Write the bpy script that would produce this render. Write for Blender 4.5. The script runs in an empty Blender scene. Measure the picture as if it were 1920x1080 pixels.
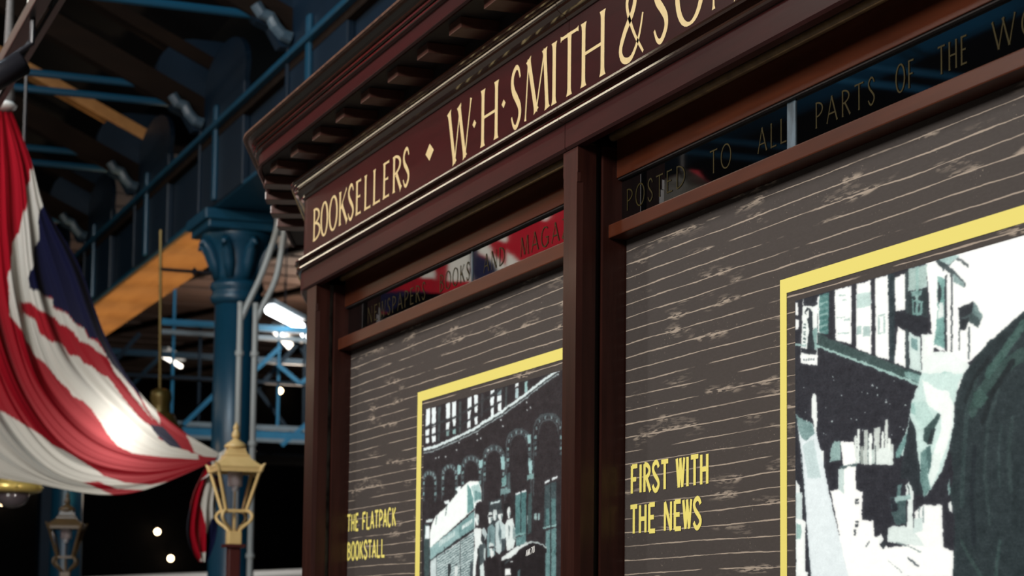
import bpy, bmesh, math, random
import numpy as np
from mathutils import Vector, Matrix
random.seed(11); rng=np.random.default_rng(5)
sc=bpy.context.scene; C=sc.collection
# ---------------------------------------------------------------- camera
cam=bpy.data.cameras.new('camera'); co=bpy.data.objects.new('camera',cam); C.objects.link(co)
R_=Vector((0.361155,0.932441,0.011010)); U_=Vector((0.084159,-0.044350,0.995465)); F_=Vector((-0.928700,0.358591,0.094490))
co.matrix_world=Matrix(((R_.x,U_.x,-F_.x,0),(R_.y,U_.y,-F_.y,0),(R_.z,U_.z,-F_.z,1.6),(0,0,0,1)))
cam.sensor_width=36; cam.lens=74.2327; cam.shift_y=0.135119; cam.clip_end=300
cam.dof.use_dof=True; cam.dof.focus_distance=4.7; cam.dof.aperture_fstop=7
sc.camera=co
# ---------------------------------------------------------------- world, lights, exposure
w=bpy.data.worlds.new('hall_dark'); sc.world=w; w.use_nodes=True
w.node_tree.nodes['Background'].inputs[0].default_value=(.5,.62,.8,1); w.node_tree.nodes['Background'].inputs[1].default_value=.004
sc.view_settings.view_transform='Standard'; sc.view_settings.look='None'; sc.view_settings.exposure=0; sc.view_settings.gamma=1
sc.view_settings.use_curve_mapping=False
def aim(o,t): o.rotation_euler=(Vector(t)-o.location).to_track_quat('-Z','Y').to_euler()
def area(name,loc,tgt,size,power,col=(1,1,1),sy=None):
    l=bpy.data.lights.new(name,'AREA'); l.shape='RECTANGLE'; l.size=size; l.size_y=sy or size; l.energy=power; l.color=col
    o=bpy.data.objects.new(name,l); C.objects.link(o); o.location=loc; aim(o,tgt); return o
def spot(name,loc,tgt,deg,power,col=(1,1,1),blend=1,rad=.05):
    l=bpy.data.lights.new(name,'SPOT'); l.spot_size=math.radians(deg); l.spot_blend=blend; l.energy=power; l.color=col; l.shadow_soft_size=rad
    o=bpy.data.objects.new(name,l); C.objects.link(o); o.location=loc; aim(o,tgt); return o
area('hall_light_key',(-.5,-8.5,6.8),(-4.6,2,2.3),2.4,1640,(1,.97,.93))
area('moulding_glint_strip',(-18,-.3,6.2),(-18,1.6,3.4),13,55,(1,.86,.66),.10)  # unseen strip added to draw highlights along the mouldings
area('hall_light_left',(-12.5,-5,7.4),(-12.5,3,3),1.0,260,(1,.93,.84))
area('hall_light_blue',(-12,-1.5,9.0),(-18.8,4.3,4.5),1.5,330,(.72,.88,1))
area('bridge_light',(-29.5,12,7.9),(-34,8,5.2),1.5,300,(.75,.92,1))
area('far_roof_light',(-40,12,5.2),(-38,11,8.3),3,300,(1,.82,.66))
area('carriage_fill_light',(-42,12,5.5),(-46,12,2.4),2,120,(1,.95,.9))  # unseen fill added to lift the carriage's white roof edge
for x_ in range(7): spot('soffit_uplight',(-19.8-1.3*x_,4.55,2.7),(-19.8-1.3*x_,4.55,5.3),40,300,(1,.74,.44))
spot('rafter_uplight',(-21.0,2.2,4.4),(-21.85,3.8,7.0),40,16,(1,.66,.32))
b_=bpy.data.lights.new('lamp_behind_flag','POINT'); b_.energy=42; b_.color=(1,.97,.93); b_.shadow_soft_size=.05
bo_=bpy.data.objects.new('lamp_behind_flag',b_); C.objects.link(bo_); bo_.location=(-13.42,2.436,2.822)
spot('second_flag_fill_light',(-11.2,2.6,5.0),(-12.9,-.6,4.0),70,1500,(1,.97,.93),.6,.3)  # unseen spot added to brighten the second flag in the glass
spot('mirrored_beam_fill_light',(-13.5,-1.8,4.2),(-16.2,-6,6.9),45,1100,(.72,.88,1),.8,.3)  # unseen cool spot added so the mirrored roof beam shows
area('flag_fill_light',(-5.5,-3.2,7.0),(-13.3,1.9,3.2),.8,310,(1,.97,.92))  # unseen fill added to brighten the draped flag
area('upper_moulding_glint_strip',(-17,-.9,3.75),(-17,1.9,3.15),13,24,(1,.84,.6),.1)  # lower unseen strip, added for the glint on the upper moulding

# ---------------------------------------------------------------- materials
def lin(c):
    if max(c)>1: c=[v/255 for v in c]
    else: return tuple(c)+(1,)
    return tuple(v/12.92 if v<=.04045 else ((v+.055)/1.055)**2.4 for v in c)+(1,)
MATS={}
def mat(name,col,rough=.5,metal=0,spec=.5,emit=0,noise=0,nscale=8,stretch=(1,1,1),col2=None,bump=0,coat=0,crough=.12,trans=0,ior=1.5,alpha=1,ecol=None):
    m=bpy.data.materials.new(name); m.use_nodes=True; nt=m.node_tree; b=nt.nodes['Principled BSDF']
    I=b.inputs; I['Base Color'].default_value=lin(col); I['Roughness'].default_value=rough; I['Metallic'].default_value=metal
    I['Specular IOR Level'].default_value=spec; I['Coat Weight'].default_value=coat; I['Coat Roughness'].default_value=crough; I['IOR'].default_value=ior
    I['Transmission Weight'].default_value=trans; I['Alpha'].default_value=alpha
    if emit: I['Emission Color'].default_value=lin(ecol or col); I['Emission Strength'].default_value=emit
    if noise or bump:
        tc=nt.nodes.new('ShaderNodeTexCoord'); mp=nt.nodes.new('ShaderNodeMapping'); mp.inputs['Scale'].default_value=stretch
        nz=nt.nodes.new('ShaderNodeTexNoise'); nz.inputs['Scale'].default_value=nscale; nz.inputs['Detail'].default_value=6; nz.inputs['Roughness'].default_value=.6
        nt.links.new(tc.outputs['Object'],mp.inputs[0]); nt.links.new(mp.outputs[0],nz.inputs[0])
        if noise:
            rp=nt.nodes.new('ShaderNodeMapRange'); rp.inputs[1].default_value=.5-.5/(1+noise); rp.inputs[2].default_value=.5+.5/(1+noise)
            mx=nt.nodes.new('ShaderNodeMix'); mx.data_type='RGBA'
            mx.inputs[6].default_value=lin(col); mx.inputs[7].default_value=lin(col2)
            nt.links.new(nz.outputs['Fac'],rp.inputs[0]); nt.links.new(rp.outputs[0],mx.inputs[0]); nt.links.new(mx.outputs[2],I['Base Color'])
        if bump:
            bp=nt.nodes.new('ShaderNodeBump'); bp.inputs['Strength'].default_value=bump; bp.inputs['Distance'].default_value=.002
            nt.links.new(nz.outputs['Fac'],bp.inputs['Height']); nt.links.new(bp.outputs[0],I['Normal'])
    MATS[name]=m; return m
wood_h=mat('mahogany_horizontal',(.027,.0052,.0052),.33,spec=.14,noise=1.2,nscale=22,stretch=(.16,1,1.6),col2=(.015,.0035,.0034),bump=.10,coat=.03)
wood_v=mat('mahogany_vertical',(.030,.0085,.0058),.34,noise=1.2,nscale=24,stretch=(1.5,1.5,.12),col2=(.013,.0034,.0024),bump=.2,coat=.06,spec=.28)
wood_r=mat('mahogany_light',(.062,.0145,.0052),.36,noise=1.2,nscale=22,stretch=(.16,1,1.6),col2=(.036,.0085,.0034),bump=.12,coat=.06,spec=.3)
wood_m=mat('mahogany_moulding',(.026,.0100,.0060),.13,noise=1.2,nscale=26,stretch=(.2,1,1.6),col2=(.011,.0040,.0028),bump=.03,coat=.6,crough=.1)
wood_d=mat('shadow_dark_varnish',(.008,.0045,.003),.3,noise=1,nscale=20,col2=(.005,.003,.002))  # shade of the downward-facing cavetto is put into this wood colour
wood_e=mat('worn_brown_edge',(.10,.045,.024),.5,noise=2,nscale=60,stretch=(.6,1,1),col2=(.035,.014,.008),bump=.8)
wood_mod=mat('mahogany_modillion',(.085,.033,.025),.4,noise=1,nscale=20,stretch=(1,.2,1),col2=(.05,.018,.012),coat=.2)
dark_in=mat('dark_recess',(.006,.003,.003),.6)  # near-black colour paints the shade into recesses and soffits
fleck=mat('flaked_paint',(.010,.006,.005),.6,noise=4,nscale=30,stretch=(1,1,.35),col2=(.16,.15,.13))
gold=mat('gold_lettering',(.60,.48,.25),.5,noise=1,nscale=60,col2=(.54,.40,.19))
gold_dim=mat('faded_gilt_lettering',(.030,.023,.006),.6,spec=.1,noise=1.5,nscale=40,col2=(.022,.016,.005))
yellow=mat('yellow_print',(.67,.58,.14),.6)
glass_b=mat('black_backed_glass',(.0012,.0012,.0014),.025,spec=1,ior=1.9)
mull=mat('glazing_strip',(.10,.14,.17),.35,noise=2,nscale=50,stretch=(1,1,.3),col2=(.035,.05,.06))
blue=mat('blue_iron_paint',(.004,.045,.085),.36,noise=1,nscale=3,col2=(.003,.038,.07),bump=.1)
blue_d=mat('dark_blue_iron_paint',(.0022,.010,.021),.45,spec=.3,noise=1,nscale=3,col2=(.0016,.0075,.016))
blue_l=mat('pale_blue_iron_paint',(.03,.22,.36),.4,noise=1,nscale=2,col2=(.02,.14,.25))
steel=mat('grey_steel',(.28,.30,.31),.4,noise=1,nscale=4,col2=(.2,.21,.22))
conduit_m=mat('grey_conduit',(.34,.36,.35),.4)
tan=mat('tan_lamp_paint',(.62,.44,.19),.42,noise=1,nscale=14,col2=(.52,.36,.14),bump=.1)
tan_d=mat('dimmed_tan_paint',(.085,.05,.02),.4,noise=1,nscale=14,col2=(.055,.033,.012))  # tan lamp paint darkened: the second lantern's dimmer light put into its colour
brass=mat('polished_brass',(.50,.37,.10),.25,metal=.5)
brass_d=mat('dull_brass',(.09,.06,.012),.4,metal=.6)
pane_m=mat('lamp_glass',(.9,.93,1),.04,trans=1,ior=1.06,spec=.7)
opal=mat('opal_glass',(.45,.38,.36),.3)
bowl_m=mat('smoked_glass_bowl',(.05,.04,.045),.12,spec=.8)
bead_m=mat('tan_bead',(.20,.125,.05),.5,noise=1,nscale=30,col2=(.09,.05,.02))
scroll_m=mat('pale_highlight_iron',(.07,.10,.12),.3,noise=2,nscale=8,col2=(.02,.04,.06))  # pale colour paints in the highlights on the scroll brackets
maroon=mat('maroon_paint',(.055,.012,.010),.35)
black=mat('black_metal',(.012,.012,.016),.32)
greyrail=mat('dark_grey_rail',(.006,.0055,.006),.4)
white_p=mat('white_paint',(.62,.62,.60),.4)
orange_w=mat('golden_timber',(.40,.19,.055),.5,noise=1.4,nscale=6,stretch=(.2,1.5,1.5),col2=(.30,.13,.035))
brown_w=mat('dark_timber',(.010,.0052,.0028),.9,spec=.1,noise=1.4,nscale=5,stretch=(1.5,.2,1.5),col2=(.006,.0032,.002))
roofb=mat('brown_roof_board',(.12,.068,.05),.7,noise=1.4,nscale=4,stretch=(1.5,.25,1),col2=(.09,.052,.038))
hall_d=mat('unlit_hall',(.005,.005,.006),.9,noise=1,nscale=.7,col2=(.003,.003,.004),spec=.1)  # near-black colour paints in the darkness of the unlit hall
floor_m=mat('platform_flagstone',(.16,.145,.13),.4,noise=1,nscale=2,col2=(.12,.11,.10))
tube_m=mat('fluorescent_tube',(1,1,1),.5,emit=9,ecol=(.93,.97,1.0))
tube_w=mat('warm_fluorescent_tube',(1,1,1),.5,emit=3.2,ecol=(1,.92,.80))
bulb_m=mat('warm_bulb',(1,.8,.5),.5,emit=14,ecol=(1,.72,.42))
rope=mat('grey_cord',(.16,.15,.145),.9,noise=1,nscale=60,col2=(.09,.085,.08),bump=.5)
def print_mat():
    m=bpy.data.materials.new('photographic_print'); m.use_nodes=True; nt=m.node_tree; b=nt.nodes['Principled BSDF']
    a=nt.nodes.new('ShaderNodeAttribute'); a.attribute_name='Col'; b.inputs['Roughness'].default_value=.55; b.inputs['Specular IOR Level'].default_value=.25
    nt.links.new(a.outputs['Color'],b.inputs['Base Color']); return m
print_m=print_mat()
def cloth_mat():
    m=bpy.data.materials.new('flag_cloth'); m.use_nodes=True; nt=m.node_tree; b=nt.nodes['Principled BSDF']; out=nt.nodes['Material Output']
    a=nt.nodes.new('ShaderNodeAttribute'); a.attribute_name='Col'; b.inputs['Roughness'].default_value=.85; b.inputs['Specular IOR Level'].default_value=.06
    tr=nt.nodes.new('ShaderNodeBsdfTranslucent'); mx=nt.nodes.new('ShaderNodeMixShader'); mx.inputs[0].default_value=.16
    tc=nt.nodes.new('ShaderNodeTexCoord'); nz=nt.nodes.new('ShaderNodeTexNoise'); nz.inputs['Scale'].default_value=900; bp=nt.nodes.new('ShaderNodeBump'); bp.inputs['Strength'].default_value=.2; bp.inputs['Distance'].default_value=.001
    nt.links.new(tc.outputs['Object'],nz.inputs[0]); nt.links.new(nz.outputs['Fac'],bp.inputs['Height']); nt.links.new(bp.outputs[0],b.inputs['Normal'])
    nt.links.new(a.outputs['Color'],b.inputs['Base Color']); lt=nt.nodes.new('ShaderNodeMix'); lt.data_type='RGBA'; lt.inputs[0].default_value=.10; lt.inputs[7].default_value=(.6,.58,.55,1); nt.links.new(a.outputs['Color'],lt.inputs[6]); nt.links.new(lt.outputs[2],tr.inputs['Color'])
    nt.links.new(b.outputs[0],mx.inputs[1]); nt.links.new(tr.outputs[0],mx.inputs[2]); nt.links.new(mx.outputs[0],out.inputs[0]); return m
cloth_m=cloth_mat()
def plank_print():
    # dark brown board print: thin pale wavering lines every 33 mm, broken here and there, with scraped patches
    m=bpy.data.materials.new('dark_plank_print'); m.use_nodes=True; nt=m.node_tree; N=nt.nodes; L=nt.links; b=N['Principled BSDF']
    b.inputs['Roughness'].default_value=.6; b.inputs['Specular IOR Level'].default_value=.3
    tc=N.new('ShaderNodeTexCoord'); sp=N.new('ShaderNodeSeparateXYZ'); L.new(tc.outputs['Object'],sp.inputs[0])
    def math_(op,a,bv=None,c=None):
        n=N.new('ShaderNodeMath'); n.operation=op
        for i,v in enumerate((a,bv,c)):
            if v is None: continue
            if isinstance(v,(int,float)): n.inputs[i].default_value=v
            else: L.new(v,n.inputs[i])
        return n.outputs[0]
    def noise_(scale,st,detail=3,off=0):
        mp=N.new('ShaderNodeMapping'); mp.inputs['Scale'].default_value=st; mp.inputs['Location'].default_value=(off,off*.7,off*1.3); L.new(tc.outputs['Object'],mp.inputs[0])
        n=N.new('ShaderNodeTexNoise'); n.inputs['Scale'].default_value=scale; n.inputs['Detail'].default_value=detail; L.new(mp.outputs[0],n.inputs[0]); return n.outputs['Fac']
    def ramp_(v,a,bv):
        n=N.new('ShaderNodeMapRange'); n.inputs[1].default_value=a; n.inputs[2].default_value=bv; L.new(v,n.inputs[0]); return n.outputs[0]
    wob=math_('MULTIPLY',math_('SUBTRACT',noise_(2.2,(1,1,6),3),.5),.016)
    wob2=math_('MULTIPLY',math_('SUBTRACT',noise_(40,(1,1,1.5),2,3),.5),.0022)
    z=math_('ADD',math_('ADD',sp.outputs['Z'],wob),wob2)
    q=math_('DIVIDE',z,.0333); fr=math_('FRACT',q); row=math_('FLOOR',q)
    d=math_('ABSOLUTE',math_('SUBTRACT',fr,.5))
    wd=math_('MULTIPLY_ADD',noise_(9,(1,1,2),4,7),.11,-.014)
    line=ramp_(math_('SUBTRACT',wd,d),-.002,.012)
    # breaks per row
    cv=N.new('ShaderNodeCombineXYZ'); L.new(math_('MULTIPLY',sp.outputs['X'],2.6),cv.inputs[0]); L.new(math_('MULTIPLY',row,3.71),cv.inputs[2])
    bn=N.new('ShaderNodeTexNoise'); bn.inputs['Scale'].default_value=1.0; bn.inputs['Detail'].default_value=4; L.new(cv.outputs[0],bn.inputs[0])
    brk=ramp_(bn.outputs['Fac'],.40,.46)
    line=math_('MULTIPLY',line,brk)
    near=ramp_(d,.34,.10)
    patch=math_('MULTIPLY',math_('MULTIPLY',ramp_(noise_(5.5,(.8,1,4.5),2,11),.60,.66),ramp_(noise_(90,(.28,1,2.2),5,5),.47,.55)),math_('MULTIPLY_ADD',near,.8,.2))
    spk=math_('MULTIPLY',ramp_(noise_(150,(1,1,1.4),5,2),.66,.72),ramp_(noise_(7,(1,1,2),3,19),.52,.6))
    mark=math_('MINIMUM',math_('ADD',math_('ADD',line,math_('MULTIPLY',patch,.9)),math_('MULTIPLY',spk,.5)),1.)
    base=N.new('ShaderNodeMix'); base.data_type='RGBA'; base.inputs[6].default_value=(.034,.0275,.0245,1); base.inputs[7].default_value=(.052,.0435,.040,1); L.new(noise_(120,(.6,1,2),6,4),base.inputs[0])
    mx=N.new('ShaderNodeMix'); mx.data_type='RGBA'; mx.inputs[7].default_value=(.30,.245,.195,1)
    L.new(mark,mx.inputs[0]); L.new(base.outputs[2],mx.inputs[6]); L.new(mx.outputs[2],b.inputs['Base Color']); return m
plank_m=plank_print()
# ---------------------------------------------------------------- helpers
def wloc(o):
    v=Vector((0,0,0))
    while o: v+=o.location; o=o.parent
    return v
def obj(name,bm,m,parent=None,smooth=False,base=None):
    me=bpy.data.meshes.new(name)
    org=Vector(base) if base is not None else (wloc(parent) if parent else Vector((0,0,0)))
    if isinstance(bm,bmesh.types.BMesh):
        bmesh.ops.translate(bm,verts=bm.verts,vec=-org)
        bm.to_mesh(me); bm.free()
    else:
        v,f=bm; me.from_pydata([tuple(Vector(p)-org) for p in v],[],f)
    o=bpy.data.objects.new(name,me); C.objects.link(o); me.materials.append(m)
    if parent: o.parent=parent
    if base is not None: o.location=org-(wloc(parent) if parent else Vector((0,0,0)))
    if smooth: me.polygons.foreach_set('use_smooth',[True]*len(me.polygons))
    return o
def thing(name,label,cat,loc=(0,0,0),group=None):
    o=bpy.data.objects.new(name,None); C.objects.link(o); o.location=loc; o.empty_display_size=.1; o['label']=label; o['category']=cat
    if group: o['group']=group
    return o
def tag(o,label,cat,group=None):
    o['label']=label; o['category']=cat
    if group: o['group']=group
    return o
def struct(o): o['kind']='structure'; return o
def bx(bm,x0,x1,y0,y1,z0,z1,bev=0):
    g=bmesh.ops.create_cube(bm,size=1)
    for v in g['verts']: v.co=Vector((x0+(v.co.x+.5)*(x1-x0),y0+(v.co.y+.5)*(y1-y0),z0+(v.co.z+.5)*(z1-z0)))
    if bev:
        es=list({e for v in g['verts'] for e in v.link_edges})
        bmesh.ops.bevel(bm,geom=es,offset=bev,segments=2,affect='EDGES',profile=.6)
    return bm
def box(*a,bev=0): return bx(bmesh.new(),*a,bev=bev)
def tube(bm,pts,r,n=10,cap=True):
    pts=[Vector(p) for p in pts]; rs=r if isinstance(r,(list,tuple)) else [r]*len(pts); rings=[]; up=None
    for i,p in enumerate(pts):
        t=(pts[min(i+1,len(pts)-1)]-pts[max(i-1,0)]).normalized()
        if up is None: up=Vector((0,0,1)) if abs(t.z)<.9 else Vector((1,0,0))
        a=(up-t*up.dot(t)).normalized(); up=a; b=t.cross(a)
        rings.append([bm.verts.new(p+(a*math.cos(k*2*math.pi/n)+b*math.sin(k*2*math.pi/n))*rs[i]) for k in range(n)])
    for A,B in zip(rings,rings[1:]):
        for k in range(n): bm.faces.new((A[k],A[(k+1)%n],B[(k+1)%n],B[k]))
    if cap: bm.faces.new(rings[0][::-1]); bm.faces.new(rings[-1])
    return bm
def T(pts,r,n=10): return tube(bmesh.new(),pts,r,n)
def lathe(bm,c,prof,n=24,sq=False,rot=0):
    # prof: (radius, z); n-gon section
    rings=[]
    for r,z in prof:
        rings.append([bm.verts.new((c[0]+r*math.cos(rot+2*math.pi*k/n),c[1]+r*math.sin(rot+2*math.pi*k/n),c[2]+z)) for k in range(n)])
    for A,B in zip(rings,rings[1:]):
        for k in range(n): bm.faces.new((A[k],A[(k+1)%n],B[(k+1)%n],B[k]))
    bm.faces.new(rings[0][::-1]); bm.faces.new(rings[-1]); return bm
def LA(c,prof,n=24,rot=0): return lathe(bmesh.new(),c,prof,n,rot=rot)
def bar(bm,a,b,w,h):
    a=Vector(a); b=Vector(b); t=(b-a).normalized(); up=Vector((0,0,1)) if abs(t.z)<.95 else Vector((0,1,0))
    s=t.cross(up).normalized()*w/2; u=s.cross(t).normalized()*h/2
    v=[bm.verts.new(p+q) for p in (a,b) for q in (-s-u,s-u,s+u,-s+u)]
    for f in ((0,1,2,3),(7,6,5,4),(0,4,5,1),(1,5,6,2),(2,6,7,3),(3,7,4,0)): bm.faces.new([v[i] for i in f])
    return bm
def BAR(a,b,w,h): return bar(bmesh.new(),a,b,w,h)
def prism(bm,poly,axis,a,b):
    # poly: 2D points in the two other axes (xz for axis y, yz for axis x, xy for axis z)
    def P(p,t): return {'y':(p[0],t,p[1]),'x':(t,p[0],p[1]),'z':(p[0],p[1],t)}[axis]
    A=[bm.verts.new(P(p,a)) for p in poly]; B=[bm.verts.new(P(p,b)) for p in poly]; n=len(poly)
    for k in range(n): bm.faces.new((A[k],A[(k+1)%n],B[(k+1)%n],B[k]))
    bm.faces.new(A[::-1]); bm.faces.new(B); bmesh.ops.recalc_face_normals(bm,faces=bm.faces); return bm
def catmull(P,n):
    P=np.array(P,float); k=len(P); t=np.linspace(0,k-1,n); i=np.minimum(t.astype(int),k-2); u=(t-i)[:,None]
    p0=P[np.maximum(i-1,0)];p1=P[i];p2=P[i+1];p3=P[np.minimum(i+2,k-1)]
    return .5*((2*p1)+(-p0+p2)*u+(2*p0-5*p1+4*p2-p3)*u*u+(-p0+3*p1-3*p2+p3)*u**3)
def srgb(a):
    a=np.asarray(a,float)/255; return np.where(a<=.04045,a/12.92,((a+.055)/1.055)**2.4)
def inpoly(px,py,poly):
    poly=np.asarray(poly,float); r=np.zeros(px.shape,bool); n=len(poly)
    for k in range(n):
        x0,y0=poly[k]; x1,y1=poly[(k+1)%n]
        if y0==y1: continue
        c=((py>=y0)!=(py>=y1))&(px<(x1-x0)*(py-y0)/(y1-y0)+x0); r^=c
    return r
def colmesh(me,cols):
    a=me.color_attributes.new('Col','FLOAT_COLOR','POINT'); q=np.ones((len(cols),4),np.float32); q[:,:3]=cols; a.data.foreach_set('color',q.ravel())
def gridmesh(name,V,m,parent,smooth=True):
    nu,nv=V.shape[:2]; org=np.array(wloc(parent)) if parent else np.zeros(3)
    idx=np.arange(nu*nv).reshape(nu,nv); q=np.stack([idx[:-1,:-1],idx[1:,:-1],idx[1:,1:],idx[:-1,1:]],-1).reshape(-1,4)
    me=bpy.data.meshes.new(name); me.vertices.add(nu*nv); me.vertices.foreach_set('co',(V.reshape(-1,3)-org).astype(np.float32).ravel())
    me.loops.add(len(q)*4); me.loops.foreach_set('vertex_index',q.ravel().astype(np.int32)); me.polygons.add(len(q))
    me.polygons.foreach_set('loop_start',np.arange(0,len(q)*4,4,dtype=np.int32)); me.polygons.foreach_set('loop_total',np.full(len(q),4,np.int32))
    me.update(calc_edges=True); me.validate()
    if smooth: me.polygons.foreach_set('use_smooth',[True]*len(q))
    o=bpy.data.objects.new(name,me); C.objects.link(o); me.materials.append(m)
    if parent: o.parent=parent
    return o
# ---------------------------------------------------------------- lettering: strokes with swelling widths
def bow(x0,y0,x1,y1,ext,n=16):
    return [(x0+(ext-x0)*math.sin(math.pi*k/n), (y0+y1)/2+(y0-y1)/2*math.cos(math.pi*k/n)) for k in range(n+1)]
def ell(a0=0,a1=360,n=32,cx=.5,cy=.5,rx=.46,ry=.5):
    return [(cx+rx*math.cos(math.radians(a0+(a1-a0)*k/n)),cy+ry*math.sin(math.radians(a0+(a1-a0)*k/n))) for k in range(n+1)]
SP=[(.9,.80),(.74,.95),(.5,1),(.2,.91),(.12,.76),(.28,.6),(.58,.46),(.86,.3),(.86,.14),(.55,0),(.28,.04),(.07,.2)]
AMP=[(.96,.58),(.80,.25),(.5,.01),(.18,.04),(.06,.22),(.25,.46),(.55,.68),(.64,.86),(.5,1.0),(.33,.9),(.36,.70),(.62,.34),(.98,0)]
# stroke kinds: 'T' heavy straight, 't' light straight, 'c' swelling curve, 'o' ring
G={'A':[('t',[(.02,0),(.48,1)]),('T',[(.46,1),(.98,0)]),('t',[(.2,.34),(.8,.34)])],
'B':[('T',[(.14,0),(.14,1)]),('c',bow(.14,.98,.14,.54,.82)),('c',bow(.14,.54,.14,.02,.96))],
'D':[('T',[(.14,0),(.14,1)]),('c',bow(.14,.98,.14,.02,1.0))],
'E':[('T',[(.16,0),(.16,1)]),('t',[(.16,.97),(.9,.97)]),('t',[(.16,.52),(.78,.52)]),('t',[(.16,.03),(.95,.03)])],
'F':[('T',[(.16,0),(.16,1)]),('t',[(.16,.97),(.95,.97)]),('t',[(.16,.5),(.8,.5)])],
'G':[('o',ell(48,330)),('T',[(.88,.08),(.88,.46)]),('t',[(.58,.46),(.92,.46)])],
'C':[('o',ell(48,312))],
'H':[('T',[(.12,0),(.12,1)]),('T',[(.88,0),(.88,1)]),('t',[(.12,.5),(.88,.5)])],
'I':[('T',[(.5,0),(.5,1)])],
'K':[('T',[(.14,0),(.14,1)]),('t',[(.14,.42),(.88,1)]),('T',[(.36,.58),(.97,0)])],
'L':[('T',[(.16,0),(.16,1)]),('t',[(.16,.03),(.95,.03)])],
'M':[('t',[(.04,0),(.16,1)]),('T',[(.16,1),(.5,.06)]),('t',[(.5,.06),(.84,1)]),('T',[(.84,1),(.96,0)])],
'N':[('t',[(.1,0),(.1,1)]),('T',[(.1,1),(.9,0)]),('t',[(.9,0),(.9,1)])],
'O':[('o',ell())],
'P':[('T',[(.16,0),(.16,1)]),('c',bow(.16,.98,.16,.44,.95))],
'R':[('T',[(.14,0),(.14,1)]),('c',bow(.14,.98,.14,.5,.85)),('T',[(.42,.5),(.98,0)])],
'S':[('c',None)],'&':[('c',None)],
'T':[('T',[(.5,0),(.5,1)]),('t',[(.02,.97),(.98,.97)])],
'W':[('T',[(.0,1),(.28,0)]),('t',[(.28,0),(.52,1)]),('T',[(.46,1),(.75,0)]),('t',[(.75,0),(1,1)])],
'X':[('T',[(.03,1),(.97,0)]),('t',[(.03,0),(.97,1)])],
'Y':[('T',[(.02,1),(.5,.45)]),('t',[(.98,1),(.5,.45)]),('T',[(.5,.45),(.5,0)])],
'Z':[('t',[(.06,.97),(.94,.97)]),('T',[(.92,.97),(.08,.03)]),('t',[(.06,.03),(.96,.03)])],
'7':[('T',[(.9,.97),(.35,0)]),('t',[(.06,.97),(.94,.97)])],'0':[('o',ell())],'1':[('T',[(.5,0),(.5,1)])]}
def glyph(bm,ch,x0,x1,z0,z1,Y,heavy,light,flare,ceil_=0):
    h=z1-z0; Wd=x1-x0
    if ch in '.*':   # small lozenge
        cx,cz=(x0+x1)/2,(z0+z1)/2
        vs=[bm.verts.new((cx+a*Wd/2,Y,cz+b*h/2)) for a,b in ((-1,0),(0,-1),(1,0),(0,1))]; bm.faces.new(vs); return
    for si,(k,pts) in enumerate(G[ch]):
        if pts is None: pts=[tuple(p) for p in catmull(SP if ch=='S' else AMP,44)]
        elif k in 'Tt':
            (a,b),(c,d)=pts; pts=[(a+(c-a)*u,b+(d-b)*u) for u in (0,.05,.12,.3,.7,.88,.95,1)]
        P=np.array([(x0+px*Wd,z0+pz*h) for px,pz in pts]); n=len(P)
        tg=np.gradient(P,axis=0); tg/=np.linalg.norm(tg,axis=1)[:,None]; nm=np.stack([-tg[:,1],tg[:,0]],1)
        if k=='T': wd=np.full(n,heavy)
        elif k=='t': wd=np.full(n,light)
        else: wd=light+(heavy-light)*np.abs(tg[:,1])**1.3 if ch not in 'S&' else light+(heavy-light)*np.clip(np.sin(np.linspace(0,math.pi,n)),0,1)**1.2*(1 if ch=='S' else .9)
        if flare and k in 'Tt':
            f=np.array([1.9 if k=='T' else 2.2,1.25,1.02,1,1,1.02,1.25,1.9 if k=='T' else 2.2]); f=1+(f-1)*flare; wd=wd*f
        wd=wd*h/2; y=Y-.00006*si
        A=[bm.verts.new((p[0]+q[0]*r,y,p[1]+q[1]*r)) for p,q,r in zip(P,nm,wd)]
        B=[bm.verts.new((p[0]-q[0]*r,y,p[1]-q[1]*r)) for p,q,r in zip(P,nm,wd)]
        for i in range(n-1): bm.faces.new((A[i],A[i+1],B[i+1],B[i]))
ADV=dict(A=.8,B=.62,C=.8,D=.78,E=.58,F=.55,G=.85,H=.8,I=.22,K=.7,L=.56,M=.95,N=.82,O=.88,P=.6,R=.66,S=.5,T=.66,W=1.1,X=.7,Y=.7,Z=.66)
ADV['&']=.8; ADV[' ']=.4
def word(txt,x0,x1,z0,z1,Y,m,parent,heavy,light,flare,gap=.18,uni=None):
    adv=[(uni if uni and c!='I' and c!=' ' else (uni*.38 if uni and c=='I' else ADV[c])) for c in txt]
    tot=sum(adv)+gap*(len(txt)-1); s=(x1-x0)/tot; bm=bmesh.new(); x=x0
    for c,a in zip(txt,adv):
        if c!=' ': glyph(bm,c,x,x+a*s,z0,z1,Y,heavy,light,flare)
        x+=(a+gap)*s
    return obj('lettering',bm,m,parent)
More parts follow.
